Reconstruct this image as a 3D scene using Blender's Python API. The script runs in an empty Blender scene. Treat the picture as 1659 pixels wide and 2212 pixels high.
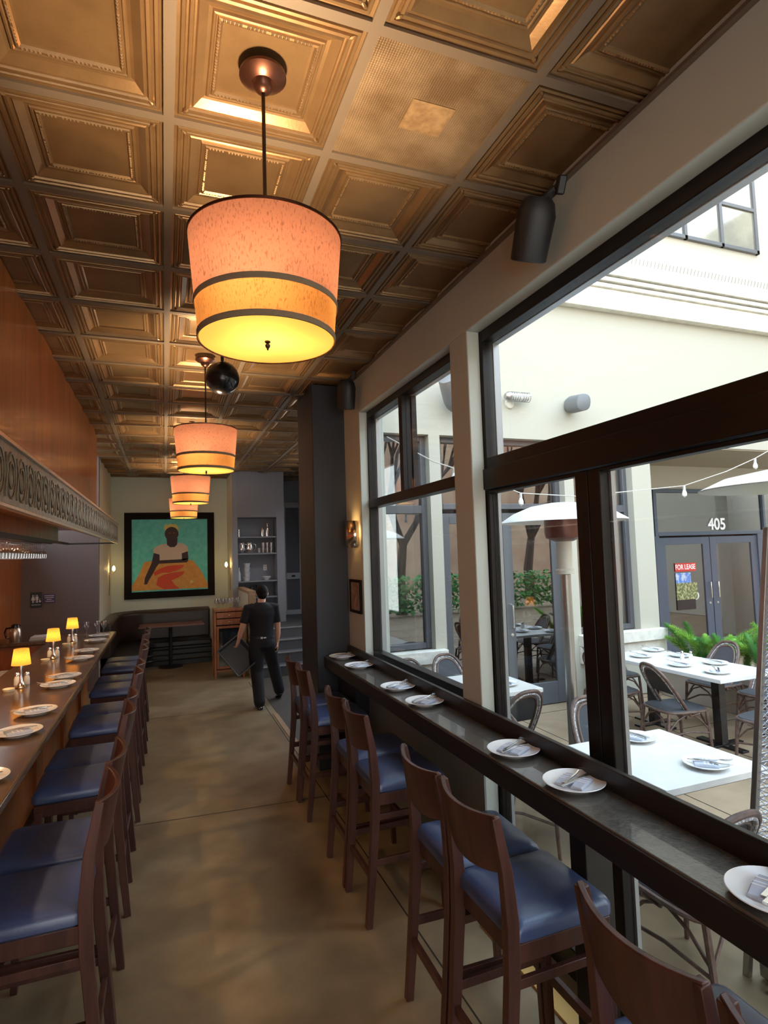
import bpy, bmesh, math, random
from mathutils import Vector, Matrix, Euler
PI = math.pi
C = bpy.context.scene.collection
rnd = random.Random(7)
ORD = ['first','second','third','fourth','fifth','sixth','seventh','eighth','ninth','tenth','eleventh','twelfth']

# ------------------------------------------------------------------ mesh builder
class B:
    def __init__(s): s.v = []; s.f = []
    def add(s, vs, fs):
        n = len(s.v); s.v += [tuple(v) for v in vs]; s.f += [tuple(i+n for i in f) for f in fs]; return s
    def box(s, x0, x1, y0, y1, z0, z1):
        return s.add([(x0,y0,z0),(x1,y0,z0),(x1,y1,z0),(x0,y1,z0),(x0,y0,z1),(x1,y0,z1),(x1,y1,z1),(x0,y1,z1)],
                     [(0,3,2,1),(4,5,6,7),(0,1,5,4),(1,2,6,5),(2,3,7,6),(3,0,4,7)])
    def obox(s, c, d, rot=(0,0,0)):
        m = Euler(rot).to_matrix(); c = Vector(c)
        vs = [c + m @ Vector((sx*d[0]/2, sy*d[1]/2, sz*d[2]/2)) for sz in (-1,1) for sx,sy in ((-1,-1),(1,-1),(1,1),(-1,1))]
        return s.add(vs, [(0,3,2,1),(4,5,6,7),(0,1,5,4),(1,2,6,5),(2,3,7,6),(3,0,4,7)])
    def bar(s, p0, p1, w0, w1=None, side=None):
        """rectangular bar p0->p1, section w=(a,b); a along 'side', b perpendicular"""
        w1 = w1 or w0; p0 = Vector(p0); p1 = Vector(p1); d = (p1-p0).normalized()
        sd = Vector(side) if side else (Vector((1,0,0)) if abs(d.x) < .9 else Vector((0,1,0)))
        u = (sd - d*sd.dot(d)).normalized(); w = d.cross(u)
        vs = []
        for p, ww in ((p0,w0),(p1,w1)):
            for a,b in ((-1,-1),(1,-1),(1,1),(-1,1)): vs.append(p + u*a*ww[0]/2 + w*b*ww[1]/2)
        return s.add(vs, [(0,3,2,1),(4,5,6,7),(0,1,5,4),(1,2,6,5),(2,3,7,6),(3,0,4,7)])
    def barpath(s, pts, w, side=(0,1,0)):
        """swept rectangular section w=(a,b) through pts, a along side"""
        pts = [Vector(p) for p in pts]; n = len(pts); sd = Vector(side); vs = []
        for i,p in enumerate(pts):
            d = (pts[min(i+1,n-1)]-pts[max(i-1,0)]).normalized(); u = (sd-d*sd.dot(d)).normalized(); q = d.cross(u)
            ww = w[i] if isinstance(w, list) else w
            for a,b in ((-1,-1),(1,-1),(1,1),(-1,1)): vs.append(p+u*a*ww[0]/2+q*b*ww[1]/2)
        fs = [(0,3,2,1),(4*n-4,4*n-3,4*n-2,4*n-1)]
        for i in range(n-1):
            for k in range(4): a=4*i+k; b=4*i+(k+1)%4; fs.append((a,b,b+4,a+4))
        return s.add(vs, fs)
    def tube(s, pts, r, n=8, closed=False, cap=True):
        pts = [Vector(p) for p in pts]; m = len(pts); vs = []; prev = None
        for i,p in enumerate(pts):
            if closed: d = (pts[(i+1)%m]-pts[i-1]).normalized()
            else: d = (pts[min(i+1,m-1)]-pts[max(i-1,0)]).normalized()
            if prev is None:
                a = Vector((0,0,1)) if abs(d.z) < .9 else Vector((1,0,0)); u = d.cross(a).normalized()
            else: u = (prev - d*prev.dot(d)).normalized()
            prev = u; w = d.cross(u); rr = r[i] if isinstance(r,(list,tuple)) else r
            for k in range(n):
                t = 2*PI*k/n; vs.append(p + (u*math.cos(t)+w*math.sin(t))*rr)
        fs = []
        for i in range(m if closed else m-1):
            j = (i+1)%m
            for k in range(n): fs.append((i*n+k, i*n+(k+1)%n, j*n+(k+1)%n, j*n+k))
        if cap and not closed: fs += [tuple(range(n))[::-1], tuple(range((m-1)*n, m*n))]
        return s.add(vs, fs)
    def lathe(s, prof, c=(0,0,0), n=24, M=None):
        """prof: list of (r,z); open profile, poles capped when r==0"""
        c = Vector(c); vs = []; fs = []
        for r,z in prof:
            for k in range(n):
                t = 2*PI*k/n; p = Vector((max(r,1e-5)*math.cos(t), max(r,1e-5)*math.sin(t), z))
                vs.append((M @ p if M else p) + c)
        for i in range(len(prof)-1):
            for k in range(n): fs.append((i*n+k, i*n+(k+1)%n, (i+1)*n+(k+1)%n, (i+1)*n+k))
        return s.add(vs, fs)
    def loft(s, rings, cap=True):
        n = len(rings[0]); vs = [p for r in rings for p in r]; fs = []
        for i in range(len(rings)-1):
            for k in range(n): fs.append((i*n+k, i*n+(k+1)%n, (i+1)*n+(k+1)%n, (i+1)*n+k))
        if cap: fs += [tuple(range(n))[::-1], tuple(range((len(rings)-1)*n, len(rings)*n))]
        return s.add(vs, fs)
    def ell(s, c, r, rot=(0,0,0), n=16, m=10):
        R = Euler(rot).to_matrix(); c = Vector(c); rings = []
        for i in range(m+1):
            a = PI*(.02+.96*i/m) - PI/2
            rings.append([c + R @ Vector((r[0]*math.cos(a)*math.cos(2*PI*k/n), r[1]*math.cos(a)*math.sin(2*PI*k/n), r[2]*math.sin(a))) for k in range(n)])
        return s.loft(rings)
    def prism(s, poly, f0, f1):
        """poly of 2D points; f0,f1 map (a,b)->3D for the two sides"""
        n = len(poly); vs = [f0(*p) for p in poly]+[f1(*p) for p in poly]
        fs = [tuple(range(n))[::-1], tuple(range(n,2*n))]+[(k,(k+1)%n,n+(k+1)%n,n+k) for k in range(n)]
        return s.add(vs, fs)
    def xf(s, M):
        s.v = [tuple(M @ Vector(v)) for v in s.v]; return s
    def build(s, name, mat, parent=None, bev=0, smooth=False, seg=2, sub=0):
        me = bpy.data.meshes.new(name); me.from_pydata(s.v, [], s.f); me.validate(); 
        bm = bmesh.new(); bm.from_mesh(me); bmesh.ops.recalc_face_normals(bm, faces=bm.faces); bm.to_mesh(me); bm.free()
        if mat: me.materials.append(mat)
        o = bpy.data.objects.new(name, me); C.objects.link(o)
        if parent: o.parent = parent
        if smooth or bev:
            for p in me.polygons: p.use_smooth = True
            me.set_sharp_from_angle(angle=math.radians(38 if smooth else 60))
        if bev:
            md = o.modifiers.new('bevel','BEVEL'); md.width = bev; md.segments = seg; md.limit_method = 'ANGLE'; md.angle_limit = math.radians(35)
        if sub:
            md = o.modifiers.new('subsurf','SUBSURF'); md.levels = sub; md.render_levels = sub
        return o

def thing(name, label, cat, loc=(0,0,0), rz=0, group=None):
    o = bpy.data.objects.new(name, None); C.objects.link(o); o.empty_display_size = .1
    o.location = loc; o.rotation_euler = (0,0,rz); o['label'] = label; o['category'] = cat
    if group: o['group'] = group
    return o
def tag(o, label, cat, group=None, kind=None):
    o['label'] = label; o['category'] = cat
    if group: o['group'] = group
    if kind: o['kind'] = kind
    return o
def struct(o, label=None):
    o['kind'] = 'structure'
    if label: o['label'] = label
    return o
def sempty(name, loc=(0,0,0)):
    o = bpy.data.objects.new(name, None); C.objects.link(o); o.location = loc; o['kind'] = 'structure'; return o
def dup(root, loc, rz=0, label=None, group=None, rot=None):
    r = root.copy(); C.objects.link(r); r.location = loc; r.rotation_euler = rot or (0,0,rz)
    if label: r['label'] = label
    if group: r['group'] = group
    for ch in list(root.children):
        c = ch.copy(); C.objects.link(c); c.parent = r
        for g in list(ch.children):
            d = g.copy(); C.objects.link(d); d.parent = c
    return r
def textmesh(txt, name, mat, size, M, parent=None, depth=.001, bold=0):
    cu = bpy.data.curves.new('t','FONT'); cu.body = txt; cu.size = size; cu.extrude = depth; cu.align_x='CENTER'; cu.align_y='CENTER'; cu.offset = bold
    ob = bpy.data.objects.new('t', cu); C.objects.link(ob); bpy.context.view_layer.update()
    me = bpy.data.meshes.new_from_object(ob.evaluated_get(bpy.context.evaluated_depsgraph_get()))
    bpy.data.objects.remove(ob); me.transform(M); me.materials.clear(); me.materials.append(mat)
    o = bpy.data.objects.new(name, me); C.objects.link(o)
    if parent: o.parent = parent
    return o

# ------------------------------------------------------------------ materials
def hexc(c):
    return c if len(c) == 4 else (*c, 1)
def mat(name, col, rough=.5, metal=0, spec=.5, noise=None, bump=None, emit=None, coat=0, trans=0):
    """noise=(scale,(col2),stretch,lo,hi)  bump=(scale,strength,stretch)"""
    m = bpy.data.materials.new(name); m.use_nodes = True; nt = m.node_tree; N = nt.nodes; L = nt.links
    b = N['Principled BSDF']; b.inputs['Base Color'].default_value = hexc(col); b.inputs['Roughness'].default_value = rough
    b.inputs['Metallic'].default_value = metal; b.inputs['Specular IOR Level'].default_value = spec; b.inputs['Coat Weight'].default_value = coat
    b.inputs['Transmission Weight'].default_value = trans
    tc = N.new('ShaderNodeTexCoord')
    def ntex(scale, stretch, detail=5, r=.6):
        mp = N.new('ShaderNodeMapping'); mp.inputs['Scale'].default_value = stretch; L.new(tc.outputs['Object'], mp.inputs[0])
        t = N.new('ShaderNodeTexNoise'); t.inputs['Scale'].default_value = scale; t.inputs['Detail'].default_value = detail; t.inputs['Roughness'].default_value = r
        L.new(mp.outputs[0], t.inputs['Vector']); return t
    if noise:
        t = ntex(noise[0], noise[2]); rp = N.new('ShaderNodeValToRGB'); L.new(t.outputs[0], rp.inputs[0])
        rp.color_ramp.elements[0].position = noise[3] if len(noise) > 3 else .35; rp.color_ramp.elements[1].position = noise[4] if len(noise) > 4 else .65
        rp.color_ramp.elements[0].color = hexc(col); rp.color_ramp.elements[1].color = hexc(noise[1]); L.new(rp.outputs[0], b.inputs['Base Color'])
    if bump:
        t = ntex(bump[0], bump[2] if len(bump) > 2 else (1,1,1)); bp = N.new('ShaderNodeBump'); bp.inputs['Strength'].default_value = bump[1]; bp.inputs['Distance'].default_value = .01
        L.new(t.outputs[0], bp.inputs['Height']); L.new(bp.outputs[0], b.inputs['Normal'])
    if emit: b.inputs['Emission Color'].default_value = hexc(emit[0]); b.inputs['Emission Strength'].default_value = emit[1]
    return m
def glassmat(name, tint=(1,1,1), ior=1.5, rough=0.0, minr=0.0):
    m = bpy.data.materials.new(name); m.use_nodes = True; nt = m.node_tree; N = nt.nodes; L = nt.links; N.clear()
    out = N.new('ShaderNodeOutputMaterial'); tr = N.new('ShaderNodeBsdfTransparent'); tr.inputs[0].default_value = (*tint,1)
    gl = N.new('ShaderNodeBsdfGlossy'); gl.inputs['Roughness'].default_value = rough
    lw = N.new('ShaderNodeLayerWeight'); lw.inputs[0].default_value = .5; pw = N.new('ShaderNodeMath'); pw.operation = 'POWER'; pw.inputs[1].default_value = 5; L.new(lw.outputs['Facing'], pw.inputs[0])
    ma = N.new('ShaderNodeMath'); ma.operation = 'MULTIPLY_ADD'; ma.use_clamp = True; ma.inputs[1].default_value = .9; ma.inputs[2].default_value = .035+minr; L.new(pw.outputs[0], ma.inputs[0])
    mx = N.new('ShaderNodeMixShader'); L.new(ma.outputs[0], mx.inputs[0])
    L.new(tr.outputs[0], mx.inputs[1]); L.new(gl.outputs[0], mx.inputs[2]); L.new(mx.outputs[0], out.inputs[0]); return m
def shademat(name, col, trw=.6, emit=0.0, ecol=None, flecks=True):
    m = bpy.data.materials.new(name); m.use_nodes = True; nt = m.node_tree; N = nt.nodes; L = nt.links; N.clear()
    out = N.new('ShaderNodeOutputMaterial'); df = N.new('ShaderNodeBsdfDiffuse'); tl = N.new('ShaderNodeBsdfTranslucent'); mx = N.new('ShaderNodeMixShader'); mx.inputs[0].default_value = trw
    tc = N.new('ShaderNodeTexCoord'); mp = N.new('ShaderNodeMapping'); mp.inputs['Scale'].default_value = (1,1,.35); L.new(tc.outputs['Object'], mp.inputs[0])
    t = N.new('ShaderNodeTexNoise'); t.inputs['Scale'].default_value = 190; t.inputs['Detail'].default_value = 3; L.new(mp.outputs[0], t.inputs['Vector'])
    rp = N.new('ShaderNodeValToRGB'); L.new(t.outputs[0], rp.inputs[0]); rp.color_ramp.elements[0].position = .3; rp.color_ramp.elements[1].position = .47
    k = .55 if flecks else .97
    rp.color_ramp.elements[0].color = (col[0]*k, col[1]*k, col[2]*k, 1); rp.color_ramp.elements[1].color = hexc(col)
    L.new(rp.outputs[0], df.inputs[0]); L.new(rp.outputs[0], tl.inputs[0]); L.new(df.outputs[0], mx.inputs[1]); L.new(tl.outputs[0], mx.inputs[2])
    if emit:
        em = N.new('ShaderNodeEmission'); em.inputs[0].default_value = hexc(ecol or col); em.inputs[1].default_value = emit
        if not ecol: L.new(rp.outputs[0], em.inputs[0])
        ad = N.new('ShaderNodeAddShader'); L.new(mx.outputs[0], ad.inputs[0]); L.new(em.outputs[0], ad.inputs[1]); L.new(ad.outputs[0], out.inputs[0])
    else: L.new(mx.outputs[0], out.inputs[0])
    return m

M = {}
M['cream'] = mat('cream_wall', (.70,.67,.54), .6, bump=(60,.05))
M['mint'] = mat('pale_green_wall', (.66,.76,.67), .6, bump=(60,.05))
M['taupe'] = mat('taupe_window_wall', (.50,.53,.475), .55, bump=(70,.06))
M['slate'] = mat('slate_paint', (.028,.032,.042), .5, bump=(40,.05))
M['greyblue'] = mat('grey_blue_wall', (.27,.285,.33), .5, bump=(50,.04))
M['purple'] = mat('grey_purple_wall', (.205,.170,.165), .6)
M['panel'] = mat('lower_wall_paint', (.24,.27,.265), .5)
M['bronze'] = mat('dark_bronze_frame', (.007,.005,.005), .4, spec=.3, noise=(3,(.012,.008,.007),(1,1,6)))
M['alum'] = mat('grey_outer_frame', (.35,.36,.37), .35, metal=.6)
M['glass'] = glassmat('window_glass', (.97,.985,.98))
M['dglass'] = glassmat('shop_window_glass', (.55,.58,.6), 1.5, 0, .22)
M['wood_panel'] = mat('orange_wood_panel', (.50,.135,.022), .32, noise=(4.5,(.27,.065,.012),(3,3,.35),.3,.7), coat=.3)
M['stoolwood'] = mat('dark_stained_wood', (.048,.017,.013), .38, noise=(9,(.10,.034,.024),(2,2,.25),.35,.7), bump=(50,.05,(1,1,.1)))
M['seat'] = mat('blue_leather', (.038,.062,.16), .31, spec=.8, noise=(4,(.055,.085,.19),(1,1,1)), bump=(120,.08))
M['barwood'] = mat('bar_top', (.085,.038,.013), .17, spec=.8, noise=(5,(.16,.085,.032),(3,.3,1),.3,.7), bump=(70,.04))
M['counter'] = mat('black_counter', (.055,.050,.044), .27, spec=.7, coat=.5, noise=(14,(.10,.09,.075),(1,1,1),.3,.75), bump=(90,.22))
M['counterwood'] = mat('black_counter_edge', (.011,.009,.008), .42, noise=(6,(.022,.016,.013),(1,.2,3)))
M['white'] = mat('white_china', (.86,.85,.83), .18, spec=.6)
M['steel'] = mat('polished_steel', (.78,.77,.75), .2, metal=1)
M['brushed'] = mat('brushed_metal', (.55,.47,.40), .28, metal=1, noise=(30,(.68,.55,.46),(1,1,.05)))
M['black'] = mat('matt_black', (.012,.012,.014), .5)
M['blackgloss'] = mat('gloss_black', (.010,.010,.012), .18)
M['rod'] = mat('bronze_rod', (.035,.018,.012), .35, metal=.5)
M['canopy_m'] = mat('bronze_canopy', (.10,.04,.025), .3, metal=.8)
M['shade_hi'] = shademat('upper_lamp_linen', (.050,.0205,.0135), .62)
M['shade_lo'] = shademat('lower_lamp_linen', (.058,.0245,.0075), .68)
M['shade_band'] = mat('lamp_trim', (.23,.17,.11), .8, bump=(150,.3))
M['diffuser'] = shademat('lamp_diffuser', (.035,.022,.005), .75, .62, (1,.60,.10), False)
M['bulb'] = mat('bulb', (1,.8,.4), .5, emit=((1,.62,.22), 30))
M['tl_shade'] = shademat('table_lamp_shade', (.45,.2,.04), .7, .45, (1,.42,.06))
M['gold'] = mat('gold_tin', (.29,.17,.077), .34, metal=.62, noise=(5,(.225,.13,.058),(1,1,1)), bump=(80,.06))
M['goldgrid'] = mat('gold_grid', (.165,.12,.083), .45, metal=.2)
M['leather'] = mat('brown_leather', (.035,.022,.018), .34, bump=(30,.1))
M['leatherblack'] = mat('black_leather', (.012,.013,.014), .34, bump=(30,.1))
M['tablewood'] = mat('red_brown_table', (.23,.085,.05), .3, noise=(6,(.14,.05,.03),(.4,4,4)))
M['cabwood'] = mat('orange_cabinet_wood', (.38,.12,.035), .35, noise=(7,(.22,.065,.02),(4,4,.5)), bump=(30,.1))
M['postwood'] = mat('pale_post_wood', (.42,.27,.16), .55, noise=(8,(.28,.17,.09),(4,4,.3)))
M['linen'] = mat('grey_blue_napkin', (.50,.53,.62), .85, bump=(200,.3))
M['linenstripe'] = mat('napkin_stripe', (.8,.8,.82), .85)
M['skin'] = mat('skin', (.74,.40,.28), .5)
M['shirt'] = mat('black_tshirt', (.010,.009,.012), .85, bump=(90,.2))
M['trouser'] = mat('dark_trousers', (.012,.012,.016), .8, bump=(80,.2))
M['hair'] = mat('black_hair', (.010,.008,.007), .75, spec=.15, bump=(120,.5))
M['tub'] = mat('grey_plastic', (.085,.088,.098), .4)
M['rattan'] = mat('dark_rattan', (.075,.042,.032), .42, noise=(22,(.16,.10,.08),(1,1,1)))
M['rattanlight'] = mat('pale_rattan_binding', (.62,.60,.58), .5, noise=(60,(.2,.2,.24),(1,1,1),.45,.55))
M['weave'] = mat('dark_weave', (.045,.047,.055), .6, bump=(300,.5))
M['marble'] = mat('white_table_top', (.80,.79,.76), .25, noise=(4,(.72,.71,.70),(1,1,1)))
M['facade'] = mat('cream_stucco', (.46,.435,.36), .8, bump=(50,.05))
M['facade2'] = mat('pale_stone_trim', (.62,.60,.55), .85, noise=(9,(.80,.76,.66),(1,1,1)), bump=(18,.5))
M['soffit'] = mat('tan_soffit', (.36,.31,.24), .8)
M['shopframe'] = mat('blue_grey_shop_frame', (.065,.085,.125), .4)
M['shopgrey'] = mat('grey_shop_frame', (.085,.09,.10), .4)
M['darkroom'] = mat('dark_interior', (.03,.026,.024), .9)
M['heatersteel'] = mat('heater_steel', (.42,.40,.38), .3, metal=.9)
M['heaterwhite'] = mat('heater_dome', (.85,.84,.82), .3, metal=.2)
M['copper'] = mat('heater_copper', (.20,.09,.075), .35, metal=.7)
M['fern'] = mat('fern_green', (.16,.42,.06), .6, noise=(6,(.34,.60,.10),(1,1,1)))
M['fern2'] = mat('fern_dark_green', (.05,.22,.05), .6, noise=(6,(.12,.36,.07),(1,1,1)))
M['pot'] = mat('planter', (.30,.25,.2), .7)
M['bark'] = mat('bark', (.07,.05,.04), .9, bump=(20,.5))
M['brick'] = mat('street_stucco', (.50,.38,.27), .9, noise=(.5,(.36,.22,.15),(1,1,1)))
M['red'] = mat('red_sign', (.62,.035,.03), .4)
M['signwhite'] = mat('sign_white', (.85,.86,.88), .4)
M['signblack'] = mat('sign_black', (.012,.012,.016), .4)
M['signpurple'] = mat('sign_purple', (.10,.07,.20), .5)
M['teal'] = mat('painted_teal', (.10,.66,.68), .6, noise=(12,(.18,.76,.80),(1,1,1)))
M['ochre'] = mat('painted_ochre', (.72,.36,.08), .6, noise=(14,(.80,.46,.14),(1,1,1)))
M['paintred'] = mat('painted_red', (.78,.10,.05), .6)
M['paintskin'] = mat('painted_dark_skin', (.055,.035,.045), .6)
M['paintwhite'] = mat('painted_white', (.75,.66,.58), .6)
M['paintyellow'] = mat('painted_yellow', (.78,.72,.25), .6)
M['frameblack'] = mat('black_picture_frame', (.007,.006,.006), .7, spec=.2)
M['bowlwhite'] = mat('white_ceramic', (.7,.72,.75), .3)
M['wineglass'] = glassmat('clear_glassware', (.95,.955,.96), 1.5, 0, .16)
M['saltglass'] = mat('shaker_glass', (.75,.72,.68), .25, spec=.7)
M['candle'] = mat('candle_cup', (.85,.74,.5), .5)
M['brassy'] = mat('warm_chrome', (.75,.62,.48), .15, metal=1)
M['pewter'] = mat('embossed_pewter', (.23,.185,.125), .38, metal=.35, noise=(30,(.14,.105,.07),(1,1,.6)), bump=(35,.6,(1,1,.5)))
M['stepdark'] = mat('grey_step', (.095,.095,.105), .55)
M['nosing'] = mat('metal_nosing', (.6,.6,.62), .3, metal=.7)
M['yellow'] = mat('yellow_threshold', (.70,.42,.12), .5)
M['mesh'] = mat('heater_mesh', (.55,.58,.66), .35, metal=.7)
M['wire'] = mat('string_light_cable', (.55,.52,.47), .6)
M['bulbclear'] = mat('clear_bulb', (.85,.85,.83), .15, spec=.8)

def floor_shading():
    m = mat('stained_concrete', (.2,.13,.06), .34, bump=(6,.06)); nt = m.node_tree; N = nt.nodes; L = nt.links; b = N['Principled BSDF']
    tc = N.new('ShaderNodeTexCoord')
    t1 = N.new('ShaderNodeTexNoise'); t1.inputs['Scale'].default_value = .9; t1.inputs['Detail'].default_value = 8; t1.inputs['Roughness'].default_value = .62
    t2 = N.new('ShaderNodeTexNoise'); t2.inputs['Scale'].default_value = 4; t2.inputs['Detail'].default_value = 8
    for t in (t1,t2): L.new(tc.outputs['Object'], t.inputs['Vector'])
    r1 = N.new('ShaderNodeValToRGB'); e = r1.color_ramp.elements; e[0].position=.33; e[1].position=.68; e[0].color=(.205,.14,.078,1); e[1].color=(.34,.265,.17,1)
    x = e.new(.5); x.color=(.265,.195,.115,1)
    r2 = N.new('ShaderNodeValToRGB'); r2.color_ramp.elements[0].position=.3; r2.color_ramp.elements[1].position=.7; r2.color_ramp.elements[0].color=(.72,.72,.72,1); r2.color_ramp.elements[1].color=(1.12,1.1,1.05,1)
    L.new(t1.outputs[0], r1.inputs[0]); L.new(t2.outputs[0], r2.inputs[0])
    mx = N.new('ShaderNodeMix'); mx.data_type='RGBA'; mx.blend_type='MULTIPLY'; mx.inputs[0].default_value=1; L.new(r1.outputs[0], mx.inputs[6]); L.new(r2.outputs[0], mx.inputs[7])
    L.new(mx.outputs[2], b.inputs['Base Color'])
    r3 = N.new('ShaderNodeMapRange'); r3.inputs[3].default_value=.28; r3.inputs[4].default_value=.5; L.new(t2.outputs[0], r3.inputs[0]); L.new(r3.outputs[0], b.inputs['Roughness'])
    return m
M['floor'] = floor_shading()
M['joint'] = mat('floor_joint', (.03,.022,.014), .8)
M['patio'] = mat('patio_concrete', (.26,.18,.11), .6, noise=(2.5,(.34,.245,.155),(1,1,1)), bump=(14,.1))
def mesh_vent():
    m = mat('stained_mesh_panel', (.33,.20,.10), .5, metal=.3); nt = m.node_tree; N = nt.nodes; L = nt.links; b = N['Principled BSDF']
    tc = N.new('ShaderNodeTexCoord'); t = N.new('ShaderNodeTexNoise'); t.inputs['Scale'].default_value = 5; t.inputs['Detail'].default_value = 4; L.new(tc.outputs['Object'], t.inputs['Vector'])
    r = N.new('ShaderNodeValToRGB'); r.color_ramp.elements[0].position=.35; r.color_ramp.elements[1].position=.65; r.color_ramp.elements[0].color=(.14,.082,.038,1); r.color_ramp.elements[1].color=(.26,.175,.10,1)
    L.new(t.outputs[0], r.inputs[0]); L.new(r.outputs[0], b.inputs['Base Color'])
    v = N.new('ShaderNodeTexVoronoi'); v.inputs['Scale'].default_value = 110; v.inputs['Randomness'].default_value = 0; L.new(tc.outputs['Object'], v.inputs['Vector'])
    bp = N.new('ShaderNodeBump'); bp.inputs['Strength'].default_value=.8; bp.inputs['Distance'].default_value=.004; L.new(v.outputs[0], bp.inputs['Height']); L.new(bp.outputs[0], b.inputs['Normal'])
    return m
M['vent'] = mesh_vent()
# ================================================================== SETTING
CZ = 3.703; G = .6096; GX0 = -.5866; GY0 = 1.6047
def sbox(name, m, *bx, bev=0):
    b = B()
    for q in bx: b.box(*q)
    return struct(b.build(name, M[m], bev=bev))

sbox('floor', 'floor', (-2.3,3.2,-3.1,13.2,-.1,0))
jb = B()
jb.box(1.266,1.274,-3,9.8,-.004,.0015)
for y0,y1 in ((2.33,1.98),(5.05,4.9),(8.2,8.15)):
    jb.add([(-.6,y0,.0015),(-.6,y0+.008,.0015),(1.69,y1+.008,.0015),(1.69,y1,.0015)], [(0,3,2,1)])
struct(jb.build('trim_1', M['joint']), 'dark saw-cut joints in the concrete floor')
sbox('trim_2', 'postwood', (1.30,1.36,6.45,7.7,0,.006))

# ceiling: pressed tin coffers, one mesh
prof = [(.018,-.003),(.018,.006),(.030,.007),(.034,.0),(.044,-.001),(.048,.008),(.054,.009),(.058,.001),(.068,.0),(.072,.009),(.078,.010),(.084,.004),(.112,.024),(.124,.028),(.128,.021),(.134,.020),(.138,.025),(.141,.025),(.144,.019),(.152,.018),(.158,.026),(.166,.027)]
cb = B(); gb = B()
def tile(i, j):
    x0 = GX0+i*G; y0 = GY0+j*G; X0 = max(x0,-2.2)
    rings = []
    for d,z in prof:
        rings.append([(x0+d,y0+d,CZ+z),(x0+G-d,y0+d,CZ+z),(x0+G-d,y0+G-d,CZ+z),(x0+d,y0+G-d,CZ+z)])
    vs = [p for r in rings for p in r]; fs = []
    for a in range(len(rings)-1):
        for k in range(4): fs.append((a*4+k, a*4+(k+1)%4, a*4+4+(k+1)%4, a*4+4+k))
    n = len(rings)*4; fs.append((n-4,n-3,n-2,n-1)); cb.add(vs, fs)
    # corner acanthus bosses
    for sx in (0,1):
        for sy in (0,1):
            cx = x0+(.058 if not sx else G-.058); cy = y0+(.058 if not sy else G-.058)
            cb.ell((cx,cy,CZ+.006),(.018,.009,.012),(0,0,PI/4 if sx==sy else -PI/4),8,4)
    if j < 3:
        d = .1485
        for s in range(4):
            for k in range(24):
                if k % 6 == 5: continue
                t = d+.012+(G-2*d-.024)*k/23
                p = [(x0+t,y0+d),(x0+G-d,y0+t),(x0+t,y0+G-d),(x0+d,y0+t)][s]
                cb.add([(p[0]-.005,p[1]-.005,CZ+.019),(p[0]+.005,p[1]-.005,CZ+.019),(p[0]+.005,p[1]+.005,CZ+.019),(p[0]-.005,p[1]+.005,CZ+.019),(p[0],p[1],CZ+.012)], [(0,1,4),(1,2,4),(2,3,4),(3,0,4)])
for i in range(-1,7):
    for j in range(-7,19):
        if i == 2 and j == 0: continue
        x0 = GX0+i*G
        if i >= 4 and j < 8: continue
        if i > 5: continue
        tile(i, j)
for i in range(-1,7): gb.box(GX0+i*G-.019,GX0+i*G+.019,-3 if i<4 else 6.36,13.1,CZ-.006,CZ+.012)
for j in range(-7,19): gb.box(-1.2,1.69 if j<8 else 3.1,GY0+j*G-.019,GY0+j*G+.019,CZ-.0055,CZ+.0125)
ceil = struct(cb.build('ceiling', M['gold'], smooth=False))
for p in ceil.data.polygons: p.use_smooth = False
g_ = gb.build('ceiling_grid', M['goldgrid'], ceil)
sbox('roof', 'darkroom', (-2.4,1.93,-3.2,13.4,CZ+.09,CZ+.25), (1.93,3.3,6.36,13.4,CZ+.09,CZ+.25))
v = B().box(GX0+2*G+.02,GX0+3*G-.02,GY0+.02,GY0+G-.02,CZ+.004,CZ+.012).build('ceiling_vent', M['vent'])
tag(v, 'flat perforated air return panel with brown dust stains in the ceiling', 'vent')
vb = B().obox((GX0+2.52*G, GY0+.50*G, CZ+.003),(.17,.15,.004))
vb.build('dust_stain', mat('dust', (.17,.095,.04), .8, noise=(22,(.27,.17,.08),(1,1,1))), v)

# window wall x = 1.69
XW = 1.69; XO = 1.93
sbox('wall_right', 'taupe', (XW,XO,-3.1,5.6,3.35,CZ+.1), (XW,XO,5.03,5.6,0,3.35), (XW,1.775,2.975,3.2,0,3.35), (XW,XO,-3.1,-2.7,0,3.35), bev=.006)
sbox('wall_lower', 'panel', (XW,XO,3.2,5.03,0,1.10), (XW-.006,XW,2.975,5.5,0,.965))
sbox('column', 'slate', (1.36,XO,5.5,6.15,0,CZ+.02), (1.70,XO,6.15,6.35,0,CZ+.02), bev=.008)
sbox('wall_passage', 'greyblue', (3.1,3.25,6.65,7.7,0,CZ+.1), (3.1,3.25,10.6,13.2,0,CZ+.1), (3.1,3.25,7.7,10.6,0,1.1), (3.1,3.25,7.7,10.6,3.4,CZ+.1))
def frame(parent, y0, y1, z0, z1, t=.06, xa=1.765, xb=1.845):
    b = B().box(xa,xb,y0,y0+t,z0,z1).box(xa,xb,y1-t,y1,z0,z1).box(xa,xb,y0+t,y1-t,z0,z0+t).box(xa,xb,y0+t,y1-t,z1-t,z1)
    b.build('window_frame', M['bronze'], parent, bev=.004)
    o = B(); t2 = t+.022; xa=xb; xb=xb+.045; t2=t+.004
    o.box(xa,xb,y0,y0+t2,z0,z1).box(xa,xb,y1-t2,y1,z0,z1).box(xa,xb,y0+t2,y1-t2,z1-t2,z1)
    o.build('outer_frame', M['alum'], parent, bev=.003)
def pane(parent, y0, y1, z0, z1, m='glass', x=1.757):
    return B().box(x,x+.006,y0,y1,z0,z1).build('pane', M[m], parent)
w = sempty('window_1'); frame(w, 3.2,5.075,1.10,3.35,.062)
B().box(1.765,1.845,4.19,4.255,2.52,3.29).box(1.845,1.89,4.175,4.27,2.52,3.29).build('mullion', M['bronze'], w, bev=.003)
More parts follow.
